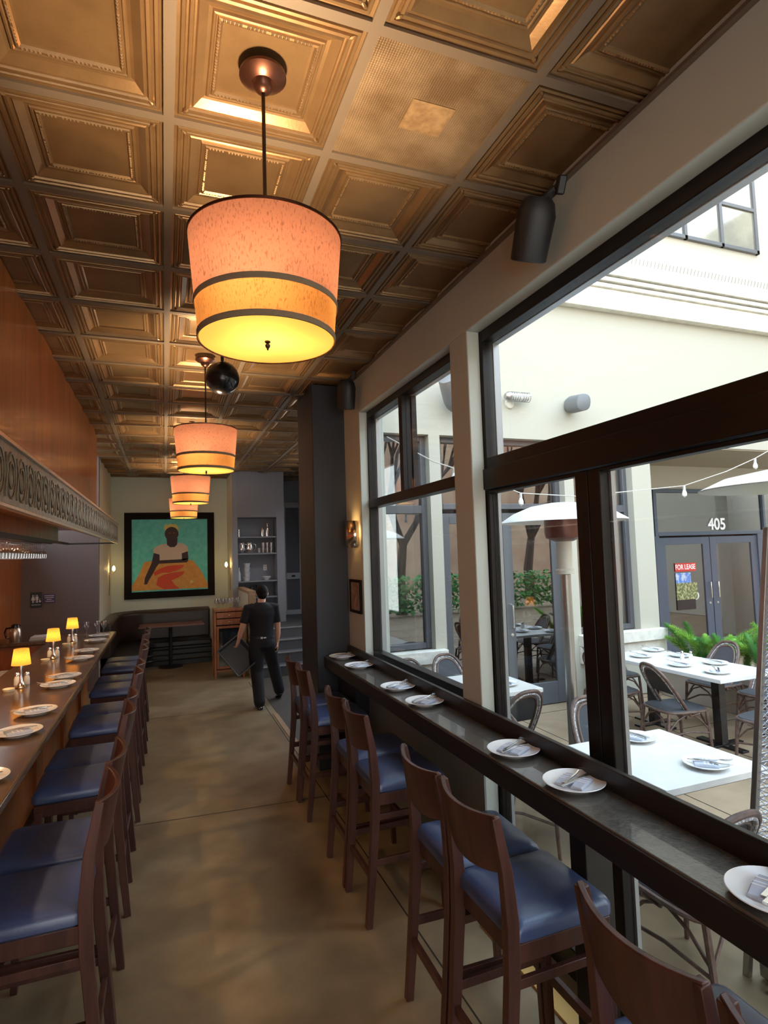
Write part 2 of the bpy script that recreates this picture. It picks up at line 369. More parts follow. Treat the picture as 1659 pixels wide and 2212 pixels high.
B().box(1.755,1.86,3.26,5.013,2.452,2.525).build('transom', M['bronze'], w, bev=.003)
pane(w,3.26,4.19,2.525,3.29,x=1.80); pane(w,4.255,5.013,2.525,3.29,x=1.80); pane(w,3.26,5.013,1.16,2.452,x=1.80)
for n,(ya,yb) in enumerate(((.12,3.02),(-2.7,.12))):
    w = sempty('window_%d' % (n+2)); frame(w, ya,yb,2.51,3.35,.07,1.776,1.85); pane(w, ya+.07,yb-.07,2.58,3.28,x=1.80)
b = B().box(1.76,1.87,-2.7,2.974,2.393,2.515)
struct(b.build('trim_3', M['bronze'], bev=.004), 'dark bronze transom beam above the glass doors')
B_ = B().box(1.778,1.90,3.03,3.2,0,3.35)
struct(B_.build('trim_4', M['bronze'], bev=.003), 'dark bronze door jamb beside the pillar')
def leaf(n, ya, yb, s0=.10, s=.11):
    d = sempty('door_%d' % n); a = ya+s0; b_ = yb-s
    B().box(1.78,1.835,ya,a,.02,2.39).box(1.78,1.835,b_,yb,.02,2.39).box(1.78,1.835,a,b_,.02,.16).box(1.78,1.835,a,b_,2.37,2.39).build('door_frame', M['bronze'], d, bev=.006)
    B().box(1.835,1.855,a-.015,a+.008,.15,2.375).box(1.835,1.855,b_-.012,b_+.015,.15,2.375).build('glazing_bead', M['alum'], d)
    B().box(1.805,1.811,a,b_,.16,2.37).build('pane', M['glass'], d)
    return d
leaf(1,2.105,3.03,.083,.078); leaf(2,1.165,2.10,.088,.075); leaf(3,.25,1.16); leaf(4,-.64,.242); leaf(5,-1.53,-.648); leaf(6,-2.42,-1.538)
sbox('trim_5', 'yellow', (1.60,1.70,-2.7,2.93,0,.012))  # threshold coloured yellow to stand for sunlight falling on it

# back wall behind the viewer, with a wide shop window
sbox('wall_back', 'cream', (-2.3,XO,-3.2,-3.05,0,.3), (-2.3,XO,-3.2,-3.05,3.45,CZ+.1), (-2.3,-1.9,-3.2,-3.05,.3,3.45), (1.6,XO,-3.2,-3.05,.3,3.45))
w = sempty('window_4')
B().box(-1.9,-1.82,-3.18,-3.08,.3,3.45).box(1.52,1.6,-3.18,-3.08,.3,3.45).box(-1.82,1.52,-3.18,-3.08,.3,.38).box(-1.82,1.52,-3.18,-3.08,3.37,3.45).box(-.19,-.11,-3.18,-3.08,.38,3.37).build('window_frame', M['bronze'], w)
B().box(-1.82,-.19,-3.14,-3.134,.38,3.37).box(-.11,1.52,-3.14,-3.134,.38,3.37).build('pane', M['glass'], w)

w = sempty('window_11')  # unseen opening added to bring daylight to the far wall
B().box(3.14,3.20,7.7,7.77,1.1,3.4).box(3.14,3.20,10.53,10.6,1.1,3.4).box(3.14,3.20,7.77,10.53,1.1,1.17).box(3.14,3.20,7.77,10.53,3.33,3.4).box(3.14,3.20,9.1,9.17,1.17,3.33).build('window_frame', M['bronze'], w)
B().box(3.165,3.171,7.77,9.1,1.17,3.33).box(3.165,3.171,9.17,10.53,1.17,3.33).build('pane', M['glass'], w)
# left side
sbox('wall_bar', 'wood_panel', (-2.2,-2.06,-3.1,10.34,0,2.62))
sbox('wall_upper', 'wood_panel', (-2.2,-.835,-3.1,8.47,2.62,CZ+.02), (-1.28,-.835,-3.1,8.47,2.45,2.62))
sbox('wall_purple', 'purple', (-2.2,-.99,10.34,10.5,0,CZ+.05))
sbox('wall_left', 'cream', (-1.15,-.99,10.5,12.7,0,CZ+.05))
sbox('wall_far', 'mint', (-1.15,1.36,12.63,12.8,0,CZ+.05))
sbox('wall_return', 'cream', (1.24,1.30,11.69,12.63,0,CZ+.05))
# chimney with niche
NX0,NX1,NZ0,NZ1 = 1.345,2.11,.80,2.81
sbox('wall_chimney', 'greyblue', (1.241,NX0,11.68,12.2,0,CZ+.05),(NX1,2.27,11.68,12.2,0,CZ+.05),(NX0,NX1,11.68,12.2,NZ1,CZ+.05),(NX0,NX1,11.68,12.2,0,NZ0),(NX0,NX1,12.08,12.2,NZ0,NZ1), bev=.003)
sbox('wall_passage_far', 'greyblue', (2.2,3.2,13.0,13.15,0,CZ+.05), (2.27,2.3,12.2,13.0,0,CZ+.05))
for k,z in enumerate((1.235,1.555,2.10,2.43)):
    o = B().box(NX0,NX1,11.72,12.08,z-.028,z).build('wall_shelf', M['greyblue'], bev=.003)
    tag(o, '', 'shelf', 'niche shelves')
    o['label'] = 'painted grey shelf board in the niche, ' + ['the lowest one behind the man','the one under the white bowl','the one under the silver pitchers','the topmost one'][k]
# steps + platform
st = sempty('stairs')
for k in range(4):
    y = 9.95+.25*k; z = .18*(k+1)
    B().box(1.45,3.1,y,13.0 if k==3 else y+.27,z-.18 if k else 0,z).build('step', M['stepdark'], st)
    B().box(1.45,3.1,y-.012,y+.03,z-.012,z+.006).build('nosing', M['nosing'], st)
sbox('wall_low', 'cream', (1.345,1.43,10.22,11.7,0,1.40))
o = sbox('trim_6', 'postwood', (1.33,1.45,10.1,11.72,1.40,1.45))
sbox('trim_7', 'postwood', (1.335,1.445,10.08,10.22,0,1.40), bev=.004)
# screen door at the end of the passage
d = sempty('door_7')
B().box(2.48,2.54,12.93,13.0,.72,3.22).box(2.84,2.90,12.93,13.0,.72,3.22).box(2.54,2.84,12.93,13.0,3.1,3.22).box(2.54,2.84,12.93,13.0,.72,.82).box(2.54,2.84,12.92,13.0,1.50,1.64).build('door_frame', mat('pale_door_frame', (.42,.43,.44), .5), d, bev=.004)
B().box(2.54,2.84,12.95,12.97,.82,1.50).box(2.54,2.84,12.95,12.97,1.64,3.1).build('screen', mat('dark_screen', (.10,.10,.12), .5), d)
B().box(2.65,2.73,12.905,12.92,1.55,1.59).build('door_handle', M['black'], d)
o = B().box(1.36,3.05,6.45,9.93,0,.006).build('floor_mat', mat('dark_mat', (.06,.047,.038), .55, noise=(3,(.085,.066,.052),(1,1,1)))); tag(o,'dark brown floor mat beyond the black column leading to the steps','mat')  # dark sheet painting in the shade on the floor near the steps
# crown strip at the window-wall/ceiling joint
sbox('trim_8', 'goldgrid', (1.665,1.69,-3.1,5.5,3.675,3.69))
# ================================================================== BAR AND COUNTERS
t = thing('bar_counter', 'long dark brown glossy bar counter running down the left side', 'bar counter')
B().box(-1.35,-.63,-3.0,8.9,1.02,1.07).box(-2.04,-1.35,8.35,8.9,1.02,1.07).build('bar_top', M['barwood'], t, bev=.012)
B().box(-1.30,-.98,-3.0,8.85,0,1.02).box(-2.04,-1.30,8.42,8.85,0,1.02).build('bar_front', M['wood_panel'], t)
B().box(-.98,-.93,-3.0,8.85,0,.12).build('kick_board', M['counterwood'], t)
for k in range(9): B().box(-.98,-.955,-2.4+k*1.3,-2.32+k*1.3,.12,1.02).build('panel_batten', M['wood_panel'], t)
B().tube([(-.83,-3,.2),(-.83,8.8,.2)], .02, 10).build('foot_rail', M['brushed'], t)
# under-bar station behind the bar
t = thing('drainboard', 'pale ribbed drainboard behind the bar full of stacked white glassware mats', 'drainboard', (-1.55,5.6,0))
bb = B().box(-.19,.19,-1.9,2.2,.70,.84); bb.build('body', M['brushed'], t, bev=.01)
bb = B()
for k in range(60): bb.box(-.17,.17,-1.85+k*.066,-1.82+k*.066,.84,.855)
bb.build('ribs', M['bowlwhite'], t)
t = thing('window_counter', 'narrow black drinks counter along the windows with a raised back ledge', 'counter')
B().box(1.433,1.662,-2.7,5.5,.975,1.07).build('counter_top', M['counter'], t, bev=.006)
B().box(1.66,1.688,-2.7,5.5,.975,1.155).build('back_ledge', M['counterwood'], t, bev=.004)
B().box(1.425,1.436,-2.7,5.5,.965,1.062).build('front_edge', M['counterwood'], t, bev=.003)
for y in (2.02,-.66): B().box(1.56,1.69,y-.05,y+.05,0,.975).build('support', M['counterwood'], t, bev=.004)
B().box(1.56,1.69,4.95,5.5,0,.975).build('end_box', M['slate'], t)

# hood above the bar
t = thing('bar_hood', 'embossed pewter canopy frame hanging over the bar', 'canopy')
fr = B().box(-.615,-.60,-3.0,8.76,2.285,2.545)
fr.build('front_band', M['pewter'], t)
em = B()
y = -1.0; k = 0
while y < 8.55:
    # embossed tall leaf/teardrop scrolls
    L = [(y+.075*math.cos(a), 2.415+.095*math.sin(a)) for a in [2*PI*i/18 for i in range(19)]]
    em.tube([(-.599, p[0], p[1]) for p in L], .006, 5, cap=False)
    L = [(y+.036*math.cos(a), 2.405+.055*math.sin(a)+.01) for a in [2*PI*i/14 for i in range(15)]]
    em.tube([(-.597, p[0], p[1]) for p in L], .005, 5, cap=False)
    em.tube([(-.597,y+.098,2.32),(-.595,y+.085,2.37),(-.595,y+.11,2.43),(-.597,y+.09,2.50)], .006, 5)
    em.ell((-.60,y,2.40),(.008,.018,.045),(0,0,0),8,5)
    y += .19; k += 1
em.build('embossed_scroll', M['pewter'], t, smooth=True)
B().box(-.62,-.585,-3.0,8.775,2.54,2.56).box(-.62,-.588,-3.0,8.775,2.272,2.29).build('edge_rail', M['brushed'], t, bev=.003)
B().box(-1.22,-.60,8.74,8.77,2.272,2.292).box(-1.235,-1.205,-3.0,8.77,2.272,2.30).build('inner_rail', M['counterwood'], t)
B().box(-1.225,-1.21,-3.0,8.0,2.30,2.46).build('back_board', M['wood_panel'], t)

# hanging stemware under the hood
t = thing('glass_rack', 'dark wooden stemware rack under the bar canopy', 'rack', (0,0,0))
gb = B()
for x in (-1.27,-1.39,-1.51,-1.63): gb.box(x-.012,x+.012,5.3,7.9,2.262,2.272)
gb.box(-1.70,-1.22,5.3,5.34,2.272,2.30).box(-1.70,-1.22,7.86,7.9,2.272,2.30)
gb.box(-1.27,-1.24,5.3,7.9,2.272,2.62)
gb.build('rack_rail', M['counterwood'], t)
WG = [(.031,0),(.031,.003),(.006,.008),(.0035,.012),(.0035,.065),(.008,.072),(.028,.092),(.037,.125),(.033,.168),(.032,.168),(.036,.125),(.027,.094),(0,.076)]
def wineglass():
    t = thing('wine_glass', 'x', 'wine glass')
    B().lathe(WG[:6], n=14).build('stem', M['wineglass'], t, smooth=True)
    B().lathe(WG[5:], n=16).build('bowl', M['wineglass'], t, smooth=True)
    return t
wg0 = wineglass(); used = [0]
def place_glass(x, y, z, lab, grp, hang=False):
    if not used[0]: r = wg0; used[0] = 1; r.location=(x,y,z); r['label']=lab; r['group']=grp; r.rotation_euler = (PI,0,0) if hang else (0,0,0); return r
    return dup(wg0, (x,y,z), 0, lab, grp, (PI,0,0) if hang else (0,0,0))
for r,x in enumerate((-1.33,-1.45,-1.57)):
    for k in range(22):
        place_glass(x, 5.38+k*.115, 2.262, 'clear wine glass hanging upside down in the crowded rack under the bar canopy', 'hanging wine glasses', True)
for k,(x,y) in enumerate(((.82,10.33),(.93,10.30),(1.04,10.33),(1.15,10.31),(.88,10.5),(1.0,10.52),(1.11,10.5),(1.2,10.45))):
    place_glass(x, y, 1.165, 'clear wine glass standing among others on top of the orange wooden cabinet', 'wine glasses on the cabinet')
for k,(x,y) in enumerate(((-.98,8.74),(-.86,8.80),(-.77,8.72),(-1.1,8.78))):
    place_glass(x, y, 1.07, 'clear stemmed glass standing at the far end of the bar top', 'glasses at the far end of the bar')

# ------------------------------------------------------------------ bar stools
def stool():
    t = thing('bar_stool', 'x', 'bar stool')
    cu = []
    w = .205; n = 12; rings = []
    # cushion: rounded slab, slightly crowned
    for z,ins in ((.700,.012),(.712,.0),(.742,.0),(.760,.010),(.770,.03),(.775,.09)):
        ring = []
        hx = .215-ins; hy = .206-ins; r = .035
        for q,(cx,cy) in enumerate(((hx-r,hy-r),(-hx+r,hy-r),(-hx+r,-hy+r),(hx-r,-hy+r))):
            for a in range(6):
                t_ = PI/2*q+PI/2*a/5; ring.append((.015+cx+r*math.cos(t_), cy+r*math.sin(t_), z))
        rings.append(ring)
    B().loft(rings).build('seat', M['seat'], t, smooth=True)
    B().box(-.19,.215,-.195,-.170,.635,.70).box(-.19,.215,.170,.195,.635,.70).box(.19,.215,-.170,.170,.635,.70).box(-.19,-.165,-.17,.17,.635,.70).build('seat_frame', M['stoolwood'], t, bev=.003)
    for s in (-1,1):
        y = s*.190
        # rear leg and back post in one bent piece
        B().barpath([(-.262,y,0),(-.232,y,.30),(-.206,y,.60),(-.202,y,.78),(-.215,y,.95),(-.250,y,1.135)], [(.034,.036),(.036,.042),(.038,.048),(.038,.048),(.034,.042),(.030,.030)]).build('back_leg', M['stoolwood'], t, bev=.003)
        B().bar((.205,y,0),(.190,y,.66),(.030,.030),(.040,.040),(0,1,0)).build('front_leg', M['stoolwood'], t, bev=.003)
        B().bar((-.214,y,.575),(.195,y,.575),(.02,.032),None,(0,1,0)).build('upper_stretcher', M['stoolwood'], t, bev=.002)
        B().bar((-.232,y,.335),(.20,y,.335),(.02,.036),None,(0,1,0)).build('side_stretcher', M['stoolwood'], t, bev=.002)
    B().box(.188,.212,-.18,.18,.245,.285).build('foot_rest', M['stoolwood'], t, bev=.002)
    B().box(-.245,-.223,-.18,.18,.24,.275).build('rear_stretcher', M['stoolwood'], t, bev=.002)
    # curved backrest board
    rings = []
    for k in range(13):
        u = -1+2*k/12; bow = .052*(1-u*u); y = u*.203
        zt = 1.137-.012*(1-u*u)+.004; zb = .945-.028*(1-u*u)
        xt = -.246-bow; xb = -.210-bow*.9
        th = .021
        rings.append([(xt+th*.5,y,zt),(xt-th*.5,y,zt),(xb-th*.5,y,zb),(xb+th*.5,y,zb)])
    B().loft(rings).build('backrest', M['stoolwood'], t, bev=.004)
    return t
st0 = stool(); first = [1]
def put_stool(x, y, rz, lab, grp):
    if first[0]: first[0] = 0; st0.location=(x,y,0); st0.rotation_euler=(0,0,rz); st0['label']=lab; st0['group']=grp; return
    dup(st0, (x,y,0), rz, lab, grp)
RS = [.72,1.155,1.985,2.410,3.345,3.775,4.715,5.14]
for k,y in enumerate(RS):
    nm = 'closest to camera, cut by the frame' if k==0 else ('last before the black column' if k==7 else ORD[k]+' from the camera')
    put_stool(1.295, y, rnd.uniform(-.03,.03), 'blue-seated wooden bar stool at the window counter, '+nm, 'stools at the window counter')
LS = [2.715,3.18,4.0,4.44,5.28,5.72,6.62,7.06,7.92,8.36]
for k,y in enumerate(LS):
    nm = 'nearest the camera' if k==0 else ('farthest, by the end of the bar' if k==9 else ORD[k]+' from the camera')
    put_stool(-.475+rnd.uniform(-.01,.01), y, PI+rnd.uniform(-.04,.04), 'blue-seated wooden bar stool along the bar, '+nm, 'stools along the bar')

# ------------------------------------------------------------------ place settings
def plate():
    prof = [(0,.004),(.055,.004),(.062,.0),(.066,0),(.068,.006),(.095,.012),(.122,.022),(.125,.025),(.123,.027),(.096,.017),(.072,.011),(.0,.009)]
    o = B().lathe(prof, n=48).build('dinner_plate', M['white'], smooth=True); return o
def napkin():
    t = thing('folded_napkin','x','napkin')
    def lobe(cx, w):
        rings = []
        for k in range(9):
            u = k/8; y = -.062+.124*u; p = .004*math.sin(PI*u)
            hw = w*(1-.10*abs(u-.5)*2)
            rings.append([(cx-hw,y,.010),(cx+hw,y,.010),(cx+hw*1.02,y,.017+p),(cx+hw*.8,y,.024+p),(cx-hw*.8,y,.025+p),(cx-hw*1.02,y,.018+p)])
        return B().loft(rings)
    a = lobe(-.034,.026).add([(0,0,.012)],[]); b = lobe(.034,.026)
    a.add([(q[0],q[1],q[2]) for q in b.v], b.f)
    a.box(-.012,.012,-.05,.05,.009,.014)
    a.build('cloth', M['linen'], t, smooth=True)
    s = B()
    for cx in (-.034,.034):
        for y in (-.012,.006,.03): s.box(cx-.0225,cx+.0225,y,y+.006,.0275,.0292)
    s.build('woven_stripe', M['linenstripe'], t)
    return t
def fork():
    b = B(); h = .030
    b.barpath([(0,-.105,h),(0,-.06,h+.001),(0,0,h+.004),(0,.03,h+.012)], [(.016,.002),(.010,.003),(.007,.004),(.008,.003)], (1,0,0))
    b.barpath([(0,.028,h+.012),(0,.04,h+.012),(0,.052,h+.012)], [(.009,.003),(.020,.002),(.025,.002)], (1,0,0))
    for x in (-.0105,-.0035,.0035,.0105): b.barpath([(x,.052,h+.012),(x,.08,h+.016),(x,.102,h+.026)], [(.0042,.0022),(.0036,.002),(.0015,.0012)], (1,0,0))
    return b.build('fork', M['steel'], bev=.0006)
def knife():
    b = B(); h = .0295
    b.barpath([(0,-.115,h),(0,-.02,h+.003),(0,.0,h+.003)], [(.012,.006),(.014,.007),(.010,.005)], (1,0,0))
    b.barpath([(0,0,h+.003),(.002,.05,h+.003),(.001,.10,h+.003),(-.004,.122,h+.003)], [(.016,.0022),(.019,.002),(.016,.0016),(.004,.001)], (1,0,0))
    return b.build('table_knife', M['steel'], bev=.0006)
pl0, nk0, fk0, kn0 = plate(), napkin(), fork(), knife(); usedS = [0]
tag(pl0,'x','plate'); tag(fk0,'x','fork'); tag(kn0,'x','knife')
def setting(x, y, z, rz, where, grp, knife_=True, fork_=True, nap=True):
    c, s = math.cos(rz), math.sin(rz)
    def pos(dx,dy): return (x+c*dx-s*dy, y+s*dx+c*dy, z)
    items = [(pl0,pos(0,0),rz,'white round plate '+where,'white plates '+grp)]
    if nap: items.append((nk0,pos(0,0),rz,'folded striped napkin on the plate '+where,'napkins '+grp))
    if fork_: items.append((fk0,pos(-.008,.045),rz-.08,'steel fork on the plate '+where,'forks '+grp))
    if knife_: items.append((kn0,pos(.018,.018),rz-.22,'steel knife on the plate '+where,'knives '+grp))
    for o,p,r,l,g in items:
        if not usedS[0]:
            o.location = p; o.rotation_euler = (0,0,r); o['label'] = l; o['group'] = g
        else: dup(o, p, r, l, g)
    usedS[0] = 1
RP = [(1.555,1.175),(1.560,2.02),(1.556,2.455),(1.55,3.46),(1.552,3.92),(1.55,4.80),(1.55,5.30)]
RW = ['on the window counter, cut by the right edge','on the window counter by the nearer glass door','on the window counter by the farther glass door','on the window counter beside the grey pillar','on the window counter, fifth from the camera','on the window counter, second from the black column','on the window counter, right beside the black column']
for k,(x,y) in enumerate(RP): setting(x, y, 1.07, -PI/2+.5+rnd.uniform(-.12,.12), RW[k], 'on the window counter')
LP = [3.16,3.93,4.42,5.27,5.61,6.56,7.06,7.92,8.37]
for k,y in enumerate(LP): setting(-.79+.0*k, y, 1.07, PI/2+.35+rnd.uniform(-.2,.2), 'on the bar top, '+('nearest the camera' if k==0 else ('farthest from the camera' if k==8 else ORD[k]+' from the camera')), 'on the bar')

# ------------------------------------------------------------------ table lamps, shakers, candles on the bar
def table_lamp():
    t = thing('table_lamp','x','lamp')
    B().lathe([(0,0),(.040,0),(.042,.006),(.030,.014),(.012,.05),(.011,.12),(.016,.18),(.013,.19),(0,.19)], n=24).build('base', M['steel'], t, smooth=True)
    B().lathe([(.068,.178),(.052,.302)], n=32).build('lamp_shade', M['tl_shade'], t, smooth=True)
    B().lathe([(0,.20),(.018,.21),(.024,.235),(.018,.26),(0,.268)], n=16).build('light_bulb', M['bulb'], t, smooth=True)
    return t
def shaker(z=0):
    t = thing('salt_shaker','x','shaker')
    B().lathe([(0,0),(.021,0),(.022,.004),(.021,.05),(.015,.068),(.015,.078),(0,.078)], n=18).build('jar', M['saltglass'], t, smooth=True)
    B().lathe([(.0165,.070),(.017,.088),(.012,.096),(0,.098)], n=18).build('lid', M['steel'], t, smooth=True)
    return t
tl0 = table_lamp(); sh0 = shaker()
cd0 = B().lathe([(0,0),(.034,0),(.040,.012),(.041,.020),(.038,.022),(.034,.014),(0,.012)], n=28).build('candle_dish', M['candle'], smooth=True); tag(cd0,'x','dish')
LL = [(-1.065,5.38),(-1.065,6.80),(-1.04,7.92)]; LN = ['nearest the camera','in the middle of the three','farthest from the camera']
for k,(x,y) in enumerate(LL):
    lb = 'small orange-shaded lamp on the bar, '+LN[k]
    if k == 0: tl0.location=(x,y,1.07); tl0['label']=lb; tl0['group']='small lamps on the bar'
    else: dup(tl0,(x,y,1.07),0,lb,'small lamps on the bar')
    for q,dx in enumerate((-.055,.015)):
        lb = 'glass shaker behind the bar lamp %s, %s of the pair' % (LN[k], ('left','right')[q])
        if k == 0 and q == 0: sh0.location=(x+dx,y+.13,1.07); sh0['label']=lb; sh0['group']='shakers on the bar'
        else: dup(sh0,(x+dx,y+.13,1.07),0,lb,'shakers on the bar')
    lb = 'shallow cream dish on the bar beside the lamp '+LN[k]
    if k == 0: cd0.location=(x-.06,y-.11,1.07); cd0['label']=lb; cd0['group']='small dishes on the bar'
    else: dup(cd0,(x-.05,y-.13,1.07),0,lb,'small dishes on the bar')
# thermos jug
t = thing('thermos_jug','steel coffee jug with black lid and handle on the bar return','jug',(-1.76,8.55,1.07))
B().lathe([(0,0),(.062,0),(.066,.01),(.066,.11),(.060,.15),(.045,.175),(0,.175)], n=28).build('body', M['brushed'], t, smooth=True)
B().lathe([(.050,.165),(.046,.20),(.030,.215),(0,.218)], n=24).build('lid', M['blackgloss'], t, smooth=True)
B().tube([(-.05,0,.17),(-.10,0,.165),(-.115,0,.12),(-.10,0,.05),(-.062,0,.04)], .011, 8).build('handle', M['blackgloss'], t, smooth=True)
B().barpath([(.03,0,.19),(.065,0,.195)], (.03,.012)).build('spout', M['blackgloss'], t, bev=.003)
t = thing('towel_pile','folded white bar towels beside the steel coffee jug','towels',(-1.5,8.62,1.07))
bb = B()
for k in range(3): bb.box(-.10+.005*k,.10-.004*k,-.13,.13,.014*k,.014*k+.012)
bb.build('towels', M['linenstripe'], t, bev=.004)

# ------------------------------------------------------------------ pendants
def pendant(full=True):
    t = thing('pendant_lamp','x','pendant lamp')
    B().lathe([(0,0),(.078,0),(.080,-.012),(.060,-.026),(.038,-.034),(.034,-.052),(.018,-.066),(0,-.07)][::-1], n=32).build('ceiling_rose', M['canopy_m'], t, smooth=True)
    zt = -.60; zb = -.945; rt = .252; rb = .222
    B().tube([(0,0,-.06),(0,0,-.90)], .0065, 8).build('rod', M['rod'], t, smooth=True)
    zm = -.825; rm = rt+(rb-rt)*(zt-zm)/(zt-zb)
    B().lathe([(rt,zt),(rm,zm)], n=64).build('upper_shade', M['shade_hi'], t, smooth=True)
    B().lathe([(rm-.001,zm),(rb,zb)], n=64).build('lower_shade', M['shade_lo'], t, smooth=True)
    B().lathe([(rt+.003,zt-.002),(rt+.004,zt+.006),(rt-.004,zt+.006),(rt-.006,zt-.002),(rt+.003,zt-.002)], n=64).build('top_rim', M['canopy_m'], t, smooth=True)
    for n,z in (('middle_trim',zm),('bottom_trim',zb+.010)):
        r = rt+(rb-rt)*(zt-z)/(zt-zb)
        B().lathe([(r+.0035,z-.009),(r+.004,z+.009),(r+.0015,z+.010),(r+.0012,z-.010),(r+.0035,z-.009)], n=64).build(n, M['shade_band'], t, smooth=True)
    B().lathe([(0,zb+.004),(rb-.002,zb+.004)], n=64).build('diffuser', M['diffuser'], t, smooth=True)
    B().lathe([(0,zb-.028),(.003,zb-.026),(.004,zb-.020),(.008,zb-.016),(.009,zb-.009),(.004,zb-.004),(.010,zb),(.010,zb+.004)], n=14).build('finial', M['rod'], t, smooth=True)
    sp = B()
    for a in range(3): sp.tube([(0,0,zt-.004),((rt-.004)*math.cos(a*2*PI/3+.4),(rt-.004)*math.sin(a*2*PI/3+.4),zt-.002)], .0025, 6)
    sp.build('spider', M['rod'], t)
    for a in range(3):
        an = a*2*PI/3+1.2
        B().lathe([(0,zm+.05),(.024,zm+.03),(.028,zm),(.018,zm-.03),(0,zm-.045)], (.075*math.cos(an),.075*math.sin(an),0), n=12).build('light_bulb', M['bulb'], t, smooth=True)
    return t
pd0 = pendant()
PY = [1.9,4.96,8.0,10.95,-1.15]; PN = ['the big one closest to the camera','second from the camera','third from the camera','farthest, in front of the painting','the one behind the viewer']
for k,y in enumerate(PY):
    lb = 'orange linen drum pendant lamp, '+PN[k]
    if k == 0: pd0.location=(.325,y,CZ); pd0['label']=lb; pd0['group']='drum pendants'
    else: dup(pd0,(.325,y,CZ),(0,0,.9,1.2,0)[k],lb,'drum pendants')

# sphere speaker, sprinkler
t = thing('pendant_speaker','black spherical speaker hanging from the ceiling behind the first lamp','speaker',(.425,4.55,CZ))
B().ell((0,0,-.275),(.128,.128,.128),(0,0,0),32,20).build('ball', M['blackgloss'], t, smooth=True)
B().lathe([(0,-.001),(.045,-.001),(.045,-.03),(.02,-.045),(0,-.045)], n=20).build('ceiling_mount', M['black'], t, smooth=True)
B().tube([(0,0,-.04),(0,0,-.16)], .012, 8).build('stem', M['black'], t)
t = thing('fire_sprinkler','small brass fire sprinkler head on the ceiling between the lamps','sprinkler',(.319,7.345,CZ))
B().lathe([(0,0),(.035,0),(.03,-.008),(.010,-.012),(.010,-.045),(0,-.045)], n=16).build('body', M['canopy_m'], t, smooth=True)
B().lathe([(.028,-.062),(.028,-.060),(0,-.058)], n=16).build('deflector', M['canopy_m'], t)
bb = B().tube([(.010,0,-.03),(.02,0,-.045),(.006,0,-.06)], .003, 6).tube([(-.010,0,-.03),(-.02,0,-.045),(-.006,0,-.06)], .003, 6).build('frame', M['canopy_m'], t)

# wall speakers: cylinder-fronted box on a swivel arm
def wall_speaker(mt):
    # local: x = out of wall (negative toward room), y along the wall
    t = thing('wall_speaker','x','speaker')
    rings = []
    for z,w,d in ((-.13,.072,.062),(-.125,.08,.07),(.06,.086,.075),(.11,.072,.062),(.135,.050,.045)):
        ring = []
        for k in range(20):
            a = 2*PI*k/20; c, s = math.cos(a), math.sin(a)
            ring.append((w*math.copysign(abs(c)**.75,c), d*math.copysign(abs(s)**.9,s), z))
        rings.append(ring)
    b = B().loft(rings)
    b.build('cabinet', mt, t, smooth=True)
    B().bar((0,0,.10),(.06,-.02,.17),(.035,.03)).build('swivel_arm', mt, t, bev=.004)
    B().obox((.075,-.03,.185),(.035,.06,.075)).build('wall_bracket', mt, t, bev=.006)
    return t
sp0 = wall_speaker(M['black'])
sp0.location = (1.565,2.11,3.475); sp0.rotation_euler = (.55,.12,-.35)
tag(sp0,'large black wall speaker under the ceiling above the glass doors','speaker','indoor wall speakers')
dup(sp0, (1.57,5.02,3.50), 0, 'small-looking black wall speaker high beside the black column','indoor wall speakers', (.35,.12,-.5))

# round wall sconce (steel half cylinder) between column and window
t = thing('wall_sconce','shiny steel cylinder sconce glowing upwards beside the black column','wall lamp',(1.69,5.2,2.22))
rings = []
bb = B(); n = 20
for z in (-.125,.125):
    rings.append([(-.02-.085*math.sin(PI*k/n), .085*math.cos(PI*k/n), z) for k in range(n+1)])
vs = rings[0]+rings[1]; fs = [(k,k+1,n+1+k+1,n+1+k) for k in range(n)]
bb.add(vs, fs); o = bb.build('reflector', M['brassy'], t, smooth=True)
md = o.modifiers.new('s','SOLIDIFY'); md.thickness = .003
B().box(-.02,-.001,-.06,.06,-.10,.10).build('back_plate', M['brushed'], t, bev=.002)
B().ell((-.05,0,.0),(.018,.018,.04)).build('light_bulb', M['bulb'], t, smooth=True)
# bare-bulb sconces beside the painting
def sconce():
    t = thing('candle_sconce','x','wall lamp')
    B().lathe([(0,0),(.03,0),(.028,.008),(0,.01)], n=20, M=Matrix.Rotation(PI/2,3,'Y')).build('wall_plate', M['brushed'], t, smooth=True)
    B().tube([(.005,0,0),(.06,0,-.02),(.085,0,.0),(.085,0,.04)], .006, 8).build('arm', M['brushed'], t, smooth=True)
    B().lathe([(0,.04),(.012,.045),(.027,.075),(.024,.105),(.010,.135),(0,.14)], (.085,0,0), n=16).build('light_bulb', M['bulb'], t, smooth=True)
    B().tube([(.01,0,-.02),(.012,.01,-.2),(.008,-.01,-.42)], .004, 6).build('cord', M['rod'], t)
    return t
sc0 = sconce(); sc0.location=(-.99,12.15,1.80); tag(sc0,'bare bulb wall sconce with a hanging cord left of the painting','wall lamp','bare bulb sconces')
dup(sc0,(1.24,12.05,1.80),PI,'bare bulb wall sconce right of the painting','bare bulb sconces')
# small framed picture by the column
t = thing('small_picture','small dark framed picture on the wall between column and window','picture',(1.69,5.24,1.64))
B().box(-.022,0,-.165,.165,-.155,-.13).box(-.022,0,-.165,.165,.13,.155).box(-.022,0,-.165,-.14,-.13,.13).box(-.022,0,.14,.165,-.13,.13).build('frame', M['frameblack'], t, bev=.002)
B().box(-.012,-.004,-.14,.14,-.13,.13).build('print', mat('brown_print', (.20,.13,.09), .5, noise=(14,(.45,.35,.27),(1,1,1))), t)

